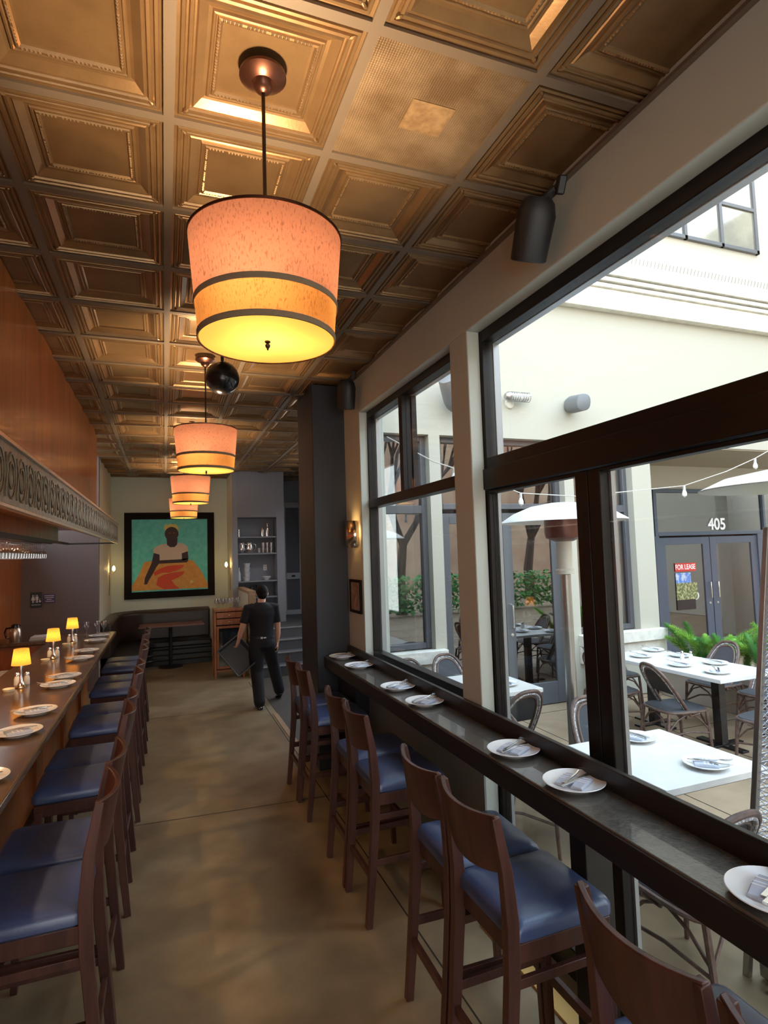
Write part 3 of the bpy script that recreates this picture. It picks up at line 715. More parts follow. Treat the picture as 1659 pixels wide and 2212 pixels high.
# ------------------------------------------------------------------ far end: painting
PXc, PZc, PYw = .11, 2.12, 12.63
t = thing('painting','large black-framed painting of a seated woman in white on teal','painting',(PXc,PYw,PZc))
W, H = .86, .86; fw = .135
B().box(-W,W,-.05,0,H-fw,H).box(-W,W,-.05,0,-H,-H+fw).box(-W,-W+fw,-.05,0,-H+fw,H-fw).box(W-fw,W,-.05,0,-H+fw,H-fw).build('frame', M['frameblack'], t, bev=.006)
B().box(-W+fw,W-fw,-.02,-.005,-H+fw,H-fw).build('canvas', M['teal'], t)
# design drawn in picture units from the photo: u 0..603, v 0..580 (px in crop), canvas 1.45 wide
S_ = 1.45/603
def uv(u,v): return ((u-301.5)*S_, (290-v)*S_)
def flat(name, m, poly, k):
    y = -.021-.0008*k
    B().prism([uv(*p) for p in poly], lambda a,b: (a,y,b), lambda a,b: (a,y-.0006,b)).build(name, M[m], t)
def circ(u,v,ru,rv,n=24,a0=0,a1=2*PI): return [(u+ru*math.cos(a0+(a1-a0)*k/n), v+rv*math.sin(a0+(a1-a0)*k/n)) for k in range(n)]
flat('painted_table','ochre',[(95,345),(150,338),(440,335),(485,345),(545,430),(603,545),(603,580),(0,580),(0,540),(60,440)],1)
flat('painted_arm','paintskin',[(172,265),(215,285),(220,350),(190,390),(160,450),(128,505),(118,530),(95,530),(100,480),(125,420),(155,350)],2)
flat('painted_forearm','paintskin',[(205,330),(440,325),(445,345),(430,358),(210,362)],3)
flat('painted_arm','paintskin',[(392,275),(440,262),(446,330),(395,345)],3)
flat('painted_shirt','paintwhite',[(270,195),(330,215),(365,190),(410,200),(440,225),(446,262),(392,280),(392,330),(216,334),(216,285),(168,270),(165,245),(185,222),(225,200)],4)
flat('painted_neck','paintskin',[(272,150),(360,150),(355,205),(335,225),(300,226),(275,205)],5)
flat('painted_crown','paintyellow',[(250,62),(262,30),(285,38),(300,24),(325,34),(345,28),(360,45),(368,75),(358,95),(268,98)],5)
flat('painted_head','paintskin',circ(312,112,55,58),6)
flat('painted_bird','paintred',[(165,435),(215,405),(270,385),(330,378),(410,378),(400,400),(350,425),(290,440),(230,440),(180,462)],2)
flat('painted_bird','paintred',[(200,480),(245,455),(320,440),(415,432),(400,460),(350,490),(310,505),(330,540),(375,578),(250,578),(190,540)],3)
flat('painted_flower','paintyellow',circ(470,525,14,13,14),2)
for k,u in enumerate((296,330)): flat('painted_eye','paintred',circ(u,105,7,2.5,10),7)

# restroom signs on the purple wall
t = thing('restroom_sign','black restroom sign with white figures on the grey-purple wall','sign',(-1.855,10.335,1.475))
B().box(-.075,.075,-.008,0,-.115,.115).build('plate', M['signblack'], t, bev=.003)
def fig(x, skirt):
    b = B(); 
    b.prism([(x+.011*math.cos(a),.065+.011*math.sin(a)) for a in [2*PI*i/12 for i in range(12)]], lambda a,c:(a,-.009,c), lambda a,c:(a,-.011,c))
    P = [(x-.012,.05),(x+.012,.05),(x+.026,-.005),(x+.010,-.005),(x+.008,-.045),(x-.008,-.045),(x-.010,-.005),(x-.026,-.005)] if skirt else [(x-.018,.05),(x+.018,.05),(x+.018,.0),(x+.010,.0),(x+.009,-.045),(x-.009,-.045),(x-.010,.0),(x-.018,.0)]
    b.prism(P, lambda a,c:(a,-.009,c), lambda a,c:(a,-.011,c)); return b
fig(-.042,True).build('figure', M['signwhite'], t); fig(.012,False).build('figure', M['signwhite'], t)
B().box(-.017,-.013,-.011,-.009,-.045,.075).build('divider', M['signwhite'], t)
bb = B(); bb.prism([(.05+.016*math.cos(a),-.025+.016*math.sin(a)) for a in [2*PI*i/14 for i in range(14)]], lambda a,c:(a,-.009,c), lambda a,c:(a,-.010,c)); bb.box(.045,.052,-.011,-.009,-.02,.02); bb.build('wheelchair', M['signwhite'], t)
textmesh('RESTROOM','lettering',M['signwhite'],.024, Matrix.Translation((0,-.010,-.078)) @ Matrix.Rotation(PI/2,4,'X'), t, .0008)
t = thing('notice_sign','small purple notice with pale lines beside the restroom sign','sign',(-1.68,10.335,1.485))
B().box(-.08,.08,-.006,0,-.07,.07).build('plate', M['signpurple'], t, bev=.002)
for k,w in enumerate((.066,.062,.035,.068)): B().box(-w if k<3 else -.05,w,-.008,-.006,.038-.028*k,.048-.028*k).build('text_line', M['signwhite'], t)

# ------------------------------------------------------------------ banquette, table, cabinet
t = thing('banquette','dark brown leather corner banquette under the painting','banquette')
def bq_path(off):   # follows left wall then far wall with a rounded corner
    x0 = -.985+off; y1 = 12.62-off; r = .55-off*.5; pts = [(x0,10.55),(x0,11.2),(x0,y1-r)]
    for k in range(1,8):
        a = PI-(PI/2)*k/8; pts.append((x0+r+r*math.cos(a), y1-r+r*math.sin(a)))
    pts += [(x0+r,y1),(.2,y1),(.86,y1)]; return pts
def strip(o0,o1,zb0,zb1,zt0,zt1):
    A = bq_path(o0); D = bq_path(o1); rings = [[(a[0],a[1],zb0),(d[0],d[1],zb1),(d[0],d[1],zt1),(a[0],a[1],zt0)] for a,d in zip(A,D)]
    return B().loft(rings)
strip(.0,.16,.45,.45,1.05,1.0).build('backrest', M['leather'], t, bev=.035, seg=3)
strip(.12,.58,.34,.34,.47,.46).build('seat_cushion', M['leatherblack'], t, bev=.03, seg=3)
strip(.05,.54,.0,.0,.34,.34).build('base', M['leatherblack'], t)
tf = B()
for z in (.10,.20,.30):
    P = bq_path(.545); tf.tube([(p[0],p[1],z) for p in P], .018, 6)
tf.build('tufted_roll', M['leatherblack'], t, smooth=True)
t = thing('dining_table','red-brown wooden table in front of the banquette','table',(.12,11.9,0))
B().box(-.58,.58,-.22,.32,.765,.80).build('tabletop', M['tablewood'], t, bev=.006)
B().tube([(-.02,0,.02),(-.02,0,.765)], .032, 14).build('pedestal', M['black'], t, smooth=True)
B().lathe([(0,0),(.22,0),(.22,.012),(.04,.03),(0,.03)], (-.02,0,0), n=28).build('base_plate', M['black'], t, smooth=True)
t = thing('side_cabinet','orange wooden cabinet with drawers and glass door, wine glasses on top','cabinet',(1.02,10.42,0))
w = .25
B().box(-w,w,-.2,.2,1.12,1.16).build('top', M['cabwood'], t, bev=.005)
for x in (-w+.0,w-.035):
    for y in (-.19,.155): B().box(x,x+.035,y,y+.035,0,1.12).build('leg', M['cabwood'], t, bev=.003)
B().box(-w+.01,-w+.025,-.155,.155,.12,1.12).box(w-.025,w-.01,-.155,.155,.12,1.12).box(-w+.03,w-.03,.16,.18,.12,1.12).build('side_panel', M['cabwood'], t)
B().box(-w+.03,w-.03,-.16,.16,.12,.15).build('bottom_shelf', M['cabwood'], t)
for z in (.90,1.01):
    dd = B().box(-w+.04,w-.04,-.195,.14,z,z+.095).build('drawer', M['cabwood'], t, bev=.004)
    B().ell((0,-.205,z+.048),(.016,.012,.012)).build('knob', M['brushed'], dd, smooth=True)
dd = B().box(-w+.04,-w+.075,-.19,-.165,.17,.88).box(w-.075,w-.04,-.19,-.165,.17,.88).box(-w+.075,w-.075,-.19,-.165,.17,.21).box(-w+.075,w-.075,-.19,-.165,.84,.88).build('door', M['cabwood'], t, bev=.002)
B().box(-w+.075,w-.075,-.18,-.175,.21,.84).build('door_glass', M['dglass'], dd)
B().box(-w+.04,w-.04,-.14,.15,.52,.535).build('inner_shelf', M['cabwood'], t)
B().box(-.15,.15,-.10,.12,.535,.80).build('stored_linen', mat('blue_white_linen', (.60,.70,.85), .8, noise=(6,(.80,.86,.95),(1,1,1))), t, bev=.02)  # pale block painting in the bluish reflection on the door glass

# niche contents
def lat(name, lab, cat, x, y, z, prof, m, grp=None, n=20):
    o = B().lathe(prof, n=n).build(name, M[m], smooth=True); o.location = (x,y,z); tag(o, lab, cat, grp); return o
bot = [(0,0),(.035,0),(.036,.14),(.026,.18),(.013,.21),(.012,.27),(0,.27)]
lat('bottle','tall steel bottle on the topmost niche shelf','bottle',1.95,11.85,2.43,bot,'steel')
lat('cocktail_shaker','short steel shaker left of the bottle on the topmost niche shelf','shaker',1.85,11.83,2.43,[(0,0),(.032,0),(.036,.12),(.030,.14),(.018,.18),(0,.185)],'steel')
lat('canister','narrow canister at the left end of the topmost niche shelf','canister',1.385,11.84,2.43,[(0,0),(.03,0),(.03,.15),(0,.15)],'steel')
for k,(x,y) in enumerate(((1.43,11.84),(1.60,11.84))):
    t = thing('pitcher',['round polished steel pitcher at the left on the second niche shelf','round polished steel pitcher with its handle to the right on the second niche shelf'][k],'pitcher',(x,y,2.10),0,'niche pitchers')
    B().lathe([(0,0),(.05,0),(.078,.05),(.080,.10),(.062,.165),(.055,.20),(.062,.215)], n=24).build('body', M['steel'], t, smooth=True)
    B().tube([(.06,0,.19),(.11,0,.17),(.115,0,.10),(.078,0,.05)], .008, 8).build('handle', M['steel'], t, smooth=True)
gl = [(0,0),(.034,0),(.038,.10),(.036,.10),(.032,.01),(0,.01)]
g0 = None; kk = 0
for row,(z,xs) in enumerate(((0,(1.78,1.86,1.94,2.02)),(.105,(1.86,1.94,2.02)))):
    for x in xs:
        lb = 'clear tumbler stacked with others on the second niche shelf'
        if g0 is None: g0 = lat('tumbler',lb,'glass',x,11.82,2.10,gl,'wineglass','niche tumblers',16)
        else: dup(g0,(x,11.82,2.10+z),0,lb,'niche tumblers')
        kk += 1
c0 = None
for k in range(4):
    lb = 'pale plastic tub in the stack on the third niche shelf, '+['bottom one','second from the bottom','third from the bottom','top one'][k]
    if c0 is None: c0 = lat('storage_tub',lb,'tub',1.525,11.84,1.555,[(0,0),(.052,0),(.066,.075),(.074,.078),(.074,.085),(.060,.083),(.05,.01),(0,.01)],'bowlwhite','niche tubs')
    else: dup(c0,(1.525+.006*(k%2),11.84,1.555+.088*k),0,lb,'niche tubs')
lat('spray_bottle','white bottle at the left end of the third niche shelf','bottle',1.375,11.82,1.555,bot,'bowlwhite')
lat('serving_bowl','white shallow bowl at the right end of the third niche shelf','bowl',1.92,11.86,1.555,[(0,0),(.045,0),(.05,.012),(.085,.05),(.09,.075),(.086,.075),(.08,.05),(.045,.018),(0,.016)],'bowlwhite')
t = thing('power_outlet','white power outlet on the back wall of the niche','outlet',(1.93,12.08,1.80))
B().box(-.036,.036,-.006,0,-.058,.058).build('cover_plate', M['signwhite'], t, bev=.002)
for z in (-.024,.024): B().box(-.015,.015,-.008,-.006,z-.013,z+.013).build('socket', M['brushed'], t)
for k in range(5):
    o = B().box(-.02,.02,-.09,.09,0,.20+.015*(k%3)).build('menu_binder', M['blackgloss' if k%2 else 'slate'], bev=.002); o.location=(1.62+.055*k,11.84,1.235)
    tag(o,'dark binder standing in the row on the lowest niche shelf, '+ORD[k]+' from the left','binder','niche binders')
lat('round_box','dark round container at the left of the lowest niche shelf','container',1.46,11.85,1.235,[(0,0),(.09,0),(.09,.12),(.05,.17),(0,.18)],'blackgloss')
for k in range(4):
    o = B().box(-.10,.10,-.13,.13,0,.035).build('folded_cloth', M['bowlwhite'], bev=.012); o.location=(1.48,11.87,.80+.036*k)
    tag(o,'white folded cloth in the pile at the bottom of the niche, '+['lowest','second','third','top one'][k],'cloth','niche cloths')
# ================================================================== COURTYARD
sbox('ground', 'patio', (1.93,70,-9,8.6,-.12,-.01), (1.93,70,-20,-9,-.12,-.011))
jb = B()
for x in (2.75,3.97,5.2,6.4,7.6): jb.box(x,x+.008,-4,6.6,-.012,-.008)
for y in (-2.3,-1.1,.1,1.3,2.6,3.74,5.0,6.2): jb.box(1.9,11,y,y+.008,-.012,-.008)
struct(jb.build('trim_9', M['joint']), 'saw-cut joints in the patio concrete')
FY = 6.35
# facade: wall with openings (window A x2.36-3.02, door x3.17-5.0, window B x5.15-6.16, recess x6.5-11.5)
sbox('wall_facade', 'facade', (1.93,14,FY,FY+.3,3.46,10.5), (1.93,2.36,FY,FY+.3,0,3.46), (3.02,3.17,FY,FY+.3,.0,3.46), (5.0,5.15,FY,FY+.3,0,3.46), (6.16,6.5,FY,FY+.3,0,3.46),
     (2.36,3.02,FY,FY+.3,0,.86), (5.15,6.16,FY,FY+.3,0,.86), (11.6,14,FY,FY+.3,0,3.46), (6.35,6.5,FY+.3,8.0,0,3.46), (7.6,8.1,7.95,8.1,0,3.46), (8.1,11.6,7.95,8.1,3.02,3.46),
     (6.5,8.1,7.95,8.1,0,3.46), (14,14.3,-2,FY,0,10.5), (2.12,2.30,FY-.15,FY,0,10.5))
sbox('soffit', 'soffit', (6.5,11.6,FY+.02,8.0,3.44,3.5))
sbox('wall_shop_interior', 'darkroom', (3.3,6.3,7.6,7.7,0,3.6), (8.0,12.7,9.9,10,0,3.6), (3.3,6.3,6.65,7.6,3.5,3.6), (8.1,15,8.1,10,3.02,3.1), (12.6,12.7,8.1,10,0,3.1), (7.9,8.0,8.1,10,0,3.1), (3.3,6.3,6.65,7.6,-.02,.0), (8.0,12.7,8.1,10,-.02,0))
# stone sills and cornice
sbox('trim_10', 'facade2', (2.30,3.14,FY-.10,FY+.02,.72,.87), (2.30,3.10,FY-.05,FY,.50,.72), (5.1,6.54,FY-.10,FY+.02,.72,.87), (5.1,6.56,FY-.05,FY,.50,.72), bev=.008)
sbox('trim_11', 'facade2', (2.3,14,FY-.12,FY,5.33,5.62), (2.3,14,FY-.16,FY,5.62,5.68), (2.3,14,FY-.19,FY,5.70,5.76), (2.3,14,FY-.22,FY,5.78,5.98), bev=.008)
sp = B()
for k in range(110): sp.bar((4.6+.07*k,FY-.17,5.98),(4.6+.07*k+.012,FY-.20,6.09),(.006,.006))
o = sp.build('bird_spikes', M['heatersteel']); tag(o, 'row of thin bird spikes along the cornice', 'bird spikes')
def opening(nm, x0, x1, z0, z1, y, fm, tz=None, mull=(), t=.07, gm='dglass'):
    w = sempty(nm)
    b = B().box(x0,x0+t,y-.05,y+.05,z0,z1).box(x1-t,x1,y-.05,y+.05,z0,z1).box(x0+t,x1-t,y-.05,y+.05,z0,z0+t).box(x0+t,x1-t,y-.05,y+.05,z1-t,z1)
    if tz: b.box(x0+t,x1-t,y-.05,y+.05,tz-.05,tz+.05)
    for m_ in mull: b.box(m_-.03,m_+.03,y-.045,y+.045,z0+t,z1-t)
    b.build('window_frame', M[fm], w, bev=.006)
    B().box(x0+t,x1-t,y-.004,y+.004,z0+t,z1-t).build('pane', M[gm], w)
    return w
opening('window_5', 2.36,3.02,.87,3.46,FY+.16,'shopgrey',2.55)
opening('window_6', 5.15,6.16,.87,3.46,FY+.16,'shopgrey',2.55)
opening('window_7', 3.17,5.0,2.55,3.46,FY+.16,'shopgrey',None)
def shopdoor(nm, x0, x1, y, h, fm, hx, inner=1, s=.13, bot=.28):
    d = sempty(nm)
    B().box(x0,x0+s,y-.025,y+.025,.0,h).box(x1-s,x1,y-.025,y+.025,.0,h).box(x0+s,x1-s,y-.025,y+.025,h-.13,h).box(x0+s,x1-s,y-.025,y+.025,0,bot).build('door_frame', M[fm], d, bev=.005)
    B().box(x0+s,x1-s,y-.004,y+.004,bot,h-.13).build('pane', M['dglass'], d)
    B().tube([(hx,y-.02,1.02),(hx,y-.075,1.03),(hx,y-.075,1.31),(hx,y-.02,1.32)], .013, 10).build('pull_handle', M['steel'], d, smooth=True)
    B().lathe([(0,0),(.024,0),(.022,.01),(0,.012)], (hx+(.0),y-.026,.93), n=16, M=Matrix.Rotation(PI/2,3,'X')).build('lock', M['steel'], d, smooth=True)
    return d
shopdoor('door_8', 3.20,4.09,FY+.16,2.50,'shopgrey',4.03); shopdoor('door_9', 4.10,4.97,FY+.16,2.50,'shopgrey',4.17)
SY = 7.95
opening('window_8', 8.12,11.6,2.17,3.02,SY,'shopframe',None,(10.9,))
shopdoor('door_10', 8.20,9.42,SY,2.14,'shopframe',9.34,1,.16); shopdoor('door_11', 9.44,10.66,SY,2.14,'shopframe',9.53,1,.16)
sbox('trim_12', 'shopframe', (8.10,8.20,SY-.05,SY+.05,0,2.17), (10.66,10.76,SY-.05,SY+.05,0,2.17), (11.5,11.6,SY-.05,SY+.05,0,2.17))
w = opening('window_9', 10.76,11.5,.1,2.17,SY,'shopframe')
t = thing('street_number','white numerals 405 on the glass above the blue-grey shop doors','sign',(9.66,SY-.012,2.36))
textmesh('405','numerals',M['signwhite'],.30, Matrix.Rotation(PI/2,4,'X'), t, .004, .006)
t = thing('lease_sign','red FOR LEASE sign poster behind the glass of the left shop door','sign',(8.80,SY-.012,1.60))
B().box(-.24,.26,-.006,0,-.075,.075).build('red_band', M['red'], t)
textmesh('FOR LEASE','lettering',M['signwhite'],.125, Matrix.Translation((0,-.008,0)) @ Matrix.Rotation(PI/2,4,'X') @ Matrix.Diagonal((.80,1,1,1)), t, .001, .002)
B().box(-.24,.12,-.006,0,-.28,-.10).build('sky_photo', mat('blue_photo', (.10,.22,.62), .4, noise=(9,(.55,.6,.7),(1,1,1),.45,.6)), t)
B().box(-.24,.26,-.006,0,-.58,-.28).build('tree_photo', mat('green_photo', (.10,.13,.05), .4, noise=(24,(.45,.42,.22),(1,1,1),.45,.6)), t)
B().box(-.24,.20,-.006,0,-.76,-.58).build('caption_band', M['signblack'], t)
t = thing('round_sticker','pale round notice sticker on the left shop door','sticker',(9.02,SY-.012,1.08))
B().lathe([(0,0),(.075,0),(.075,.003),(0,.003)], n=28, M=Matrix.Rotation(PI/2,3,'X')).build('disc', M['bowlwhite'], t)
# upper windows
def upper(nm, x0, x1, z0, z1, mx, mz):
    w = sempty(nm); y = FY-.02
    b = B().box(x0,x0+.06,y-.03,y+.04,z0,z1).box(x1-.06,x1,y-.03,y+.04,z0,z1).box(x0,x1,y-.03,y+.04,z0,z0+.06).box(x0,x1,y-.03,y+.04,z1-.06,z1)
    for m_ in mx: b.box(m_-.03,m_+.03,y-.03,y+.03,z0,z1)
    for m_ in mz: b.box(x0,x1,y-.028,y+.028,m_-.03,m_+.03)
    b.build('window_frame', M['shopgrey'], w, bev=.004)
    B().box(x0+.05,x1-.05,y-.004,y+.004,z0+.05,z1-.05).build('pane', mat('sky_mirror_glass', (.26,.26,.24), .08, metal=.6, noise=(1.6,(.42,.41,.34),(1,1,1))), w)
upper('window_10', 6.72,9.04,6.66,8.2,(7.46,8.23),(7.39,))
# caged wall lamp and outdoor speakers
t = thing('caged_wall_lamp','silver caged cylindrical wall lamp on the cream facade','wall lamp',(4.22,FY,3.96))
B().lathe([(0,0),(.06,0),(.06,.03),(.03,.045),(0,.05)], (-.03,0,-.05), n=24, M=Matrix.Rotation(PI/2,3,'X')).build('wall_box', M['facade2'], t, smooth=True)
B().lathe([(0,-.18),(.035,-.17),(.06,-.13),(.062,-.11),(.062,-.10),(.0,-.10)], (.02,-.11,.02), n=24, M=Matrix.Rotation(PI/2,3,'Y')).build('end_cap', M['heatersteel'], t, smooth=True)
B().tube([(-.08,-.11,.02),(.19,-.11,.02)], .042, 18).build('glass_tube', M['bulbclear'], t, smooth=True)
b = B()
for k in range(8):
    x = -.06+.034*k+(.02 if k>3 else 0); b.tube([(x,-.11+.06*math.cos(a),.02+.06*math.sin(a)) for a in [2*PI*i/20 for i in range(20)]], .0045, 5, closed=True)
for a in (0,PI/2,PI,-PI/2): b.tube([(-.08,-.11+.06*math.cos(a),.02+.06*math.sin(a)),(.21,-.11+.06*math.cos(a),.02+.06*math.sin(a))], .004, 5)
b.build('cage', M['heatersteel'], t, smooth=True)
osp = wall_speaker(mat('grey_speaker', (.16,.17,.18), .5))
osp.scale = (1.35,1.35,1.6); osp.location = (5.10,FY-.20,3.92); osp.rotation_euler = (0.2,PI/2-.15,PI/2); tag(osp,'grey outdoor speaker mounted sideways on the facade right of the caged lamp','speaker','outdoor speakers')
dup(osp,(3.24,FY-.20,3.93),0,'grey outdoor speaker on the facade above the narrow window, left of the caged lamp','outdoor speakers',(.5,PI/2+1.0,PI/2))

# ------------------------------------------------------------------ patio tables
def ptable(name, lab, cx, cy, lx, ly, legs, rz=0):
    t = thing('patio_table', lab, 'table', (cx,cy,-.01), rz, 'white patio tables')
    B().box(-lx/2,lx/2,-ly/2,ly/2,.722,.76).build('tabletop', M['marble'], t, bev=.003)
    for (x,y) in legs:
        B().box(x-.045,x+.045,y-.045,y+.045,.02,.722).build('leg', M['blackgloss'], t, bev=.004)
        B().box(x-.26,x+.26,y-.045,y+.045,0,.02).box(x-.045,x+.045,y-.26,y+.26,0,.02).build('foot', M['blackgloss'], t, bev=.003)
    return t
ptable('t','square white patio table right outside the glass doors',2.85,2.83,.78,.80,[(0,0)])
ptable('t','long white patio table by the ferns with several settings',5.25,4.86,.80,1.55,[(0,-.42),(0,.42)],.02)
ptable('t','white patio table outside the framed window, beyond the grey pillar',2.88,5.02,.76,.85,[(0,0)])
def pchair():
    t = thing('rattan_chair','x','chair')
    B().loft([[(.23*c*1.0+.01,.22*s,z) for c,s in [(math.copysign(abs(math.cos(a))**.5,math.cos(a)),math.copysign(abs(math.sin(a))**.5,math.sin(a))) for a in [2*PI*k/28 for k in range(28)]]] for z in (.425,.455)]).build('seat', M['weave'], t, bev=.008)
    B().tube([(.235*math.copysign(abs(math.cos(a))**.5,math.cos(a))+.01,.225*math.copysign(abs(math.sin(a))**.5,math.sin(a)),.435) for a in [2*PI*k/32 for k in range(32)]], .014, 8, closed=True).build('seat_rim', M['rattan'], t, smooth=True)
    for s in (-1,1):
        B().tube([(.21,s*.19,.43),(.225,s*.20,.2),(.24,s*.21,0)], [.016,.015,.012], 8).build('front_leg', M['rattan'], t, smooth=True)
        B().tube([(-.20,s*.185,.43),(-.235,s*.195,.2),(-.27,s*.205,0)], [.016,.015,.012], 8).build('back_leg', M['rattan'], t, smooth=True)
        B().tube([(.222,s*.20,.22),(0,s*.21,.25),(-.232,s*.195,.22)], .009, 6).tube([(.222,s*.2,.25),(.12,s*.20,.36),(0,s*.2,.42),(-.12,s*.195,.36),(-.228,s*.19,.25)], .009, 6).build('side_brace', M['rattan'], t, smooth=True)
    B().tube([(.222,-.20,.25),(.22,-.1,.37),(.22,0,.41),(.22,.1,.37),(.222,.20,.25)], .009, 6).tube([(-.225,-.19,.25),(-.215,-.1,.37),(-.21,0,.41),(-.215,.1,.37),(-.225,.19,.25)], .009, 6).build('arched_brace', M['rattan'], t, smooth=True)
    def hoop(dx, dr, r, m, nm):
        pts = []
        for k in range(25):
            u = k/24; a = PI*u
            # from right side of the seat up and over to the left side
            w = (.205-dr)*math.copysign(abs(math.cos(a))**.75, math.cos(a)); h = .40+(.475-dr)*math.sin(a)**.62
            pts.append((.02-.30*((h-.40)/.475)+dx if True else 0, w, h))
        pts = [(.10+dx,.225-dr,.42)]+pts+[(.10+dx,-.225+dr,.42)]
        return B().tube(pts, r, 8).build(nm, m, t, smooth=True), pts
    o,_ = hoop(0,0,.016,M['rattan'],'back_hoop'); hoop(-.012,.022,.010,M['rattanlight'],'hoop_binding'); _,pts = hoop(0,.045,.012,M['rattan'],'inner_hoop')
    q = pts[3:-3]; B().loft([[(p[0]-.004,p[1],p[2]) for p in q],[(p[0]+.004,p[1],p[2]) for p in q]]).build('back_panel', M['weave'], t)
    return t
pc0 = pchair(); fc = [1]
def put_pc(x, y, rz, lab, grp='rattan patio chairs'):
    if fc[0]: fc[0] = 0; pc0.location=(x,y,-.01); pc0.rotation_euler=(0,0,rz); pc0['label']=lab; pc0['group']=grp
    else: dup(pc0,(x,y,-.01),rz,lab,grp)
for x,y,rz,lb in ((4.72,4.50,-.15,'dark rattan patio chair at the long table, the front one seen in full from behind'),
    (4.66,5.30,.05,'dark rattan patio chair at the long table, half hidden by the door stile'),
    (5.12,3.78,1.75,'dark rattan patio chair at the near end of the long table, seen from the side'),
    (5.93,5.05,PI,'dark rattan patio chair in front of the ferns, behind the long table'),
    (5.95,4.42,PI+.1,'dark rattan patio chair behind the long table, beside the mesh heater post'),
    (5.30,5.95,-PI/2,'dark rattan patio chair at the far end of the long table below the stone sill'),
    (2.50,5.68,-PI/2+.15,'dark rattan patio chair under the stone sill, left one of two'),
    (2.96,5.75,-PI/2,'dark rattan patio chair under the stone sill, right one of two'),
    (2.79,4.42,PI/2+.05,'brown rattan patio chair behind the glass door, backing onto the table beyond the pillar'),
    (2.45,3.62,-PI/2+.6,'rattan patio chair with pale braided edge just outside the first glass door'),
    (3.05,3.52,-PI/2-.1,'rattan patio chair with pale braided edge beside the door stiles'),
    (2.33,2.17,PI/2+.05,'rattan patio chair low outside the second glass door, near the mesh heater')):
    put_pc(x,y,rz,lb)
for x,y,rz,wh in ((2.93,3.12,.4,'on the near patio table, left part'),(2.93,2.59,-2.3,'on the near patio table, right part'),
    (5.52,5.52,.3,'on the long patio table, back left corner'),(5.12,5.30,.3,'on the long patio table, front left'),(5.50,5.10,.3,'on the long patio table, beside the shakers'),
    (5.46,4.62,.3,'on the long patio table, back right'),(5.08,4.72,.3,'on the long patio table, in front of the shakers'),(5.10,4.30,-.6,'on the long patio table, front right corner'),
    (3.02,4.85,.3,'on the patio table beyond the pillar')):
    setting(x,y,.75,rz,wh,'on the patio tables')
for q,dx in enumerate((-.03,.03)):
    dup(sh0,(5.40+dx,4.93-dx,.75),0,'white salt or pepper shaker in the middle of the long patio table, '+('left','right')[q]+' one','patio shakers')

# ------------------------------------------------------------------ heaters
t = thing('patio_heater','tall mushroom patio heater with white dome and copper-coloured burner','heater',(3.175,4.08,-.01))
B().lathe([(.0,2.43),(.12,2.425),(.27,2.40),(.41,2.345),(.52,2.275),(.525,2.265),(.41,2.33),(.27,2.385),(0,2.41)], n=48).build('dome_reflector', M['heaterwhite'], t, smooth=True)
B().lathe([(0,2.39),(.155,2.385),(.155,2.17),(.145,2.13),(.08,2.10),(0,2.095)], n=32).build('burner', M['copper'], t, smooth=True)
B().lathe([(.066,2.10),(.066,1.87),(.082,1.855),(.082,1.825),(.0,1.82)], n=24).build('gas_head', mat('heater_label', (.62,.58,.50), .4), t, smooth=True)
B().tube([(0,0,.0),(0,0,1.82)], .045, 20).build('pole', M['heatersteel'], t, smooth=True)
B().lathe([(0,0),(.13,0),(.13,.03),(.06,.06),(.05,.10),(0,.10)], n=32).build('base', M['heatersteel'], t, smooth=True)
t = thing('pyramid_heater','grey pyramid patio heater with diamond wire mesh sides at the right edge','heater',(2.82,1.86,-.01))
def wz(z): return .255-.072*z
for sx,sy in ((-1,1),(1,1),(1,-1),(-1,-1)):
    B().bar((sx*wz(0),sy*wz(0),0),(sx*wz(2.12),sy*wz(2.12),2.12),(.030,.030),(.026,.026)).build('leg', M['heatersteel'], t, bev=.003)
for s,(ax) in enumerate((0,1,2,3)):
    b = B()
    def P(u,z):
        w = wz(z); 
        return [(u*w,w,z),(w,-u*w,z),(-u*w,-w,z),(-w,u*w,z)][s]
    for k in range(50):
        z = .12+.04*k
        b.tube([P(-.93,z),P(.93,z)], .0022, 4)
    for k in range(-4,50):
        for d in (1,-1):
            pts = []
            for i in range(5):
                z = .12+.04*k+.05*i*1.0; u = (-.93+.465*i)*d
                if .10 < z < 2.08: pts.append(P(u,z))
            if len(pts) > 1: b.tube(pts, .0020, 4)
    b.build('wire_mesh', M['mesh'], t)
B().tube([(0,0,.5),(0,0,2.12)], .05, 20).build('glass_flame_tube', M['wineglass'], t, smooth=True)
B().box(-.22,.22,-.22,.22,.02,.5).build('tank_box', M['heatersteel'], t, bev=.01)
B().lathe([(0,2.40),(.16,2.39),(.32,2.36),(.43,2.31),(.425,2.305),(.16,2.345),(0,2.355)], n=40).build('top_reflector', M['heaterwhite'], t, smooth=True)
B().lathe([(0,2.12),(.11,2.12),(.12,2.18),(.05,2.35),(0,2.35)], n=24).build('burner_head', M['black'], t, smooth=True)

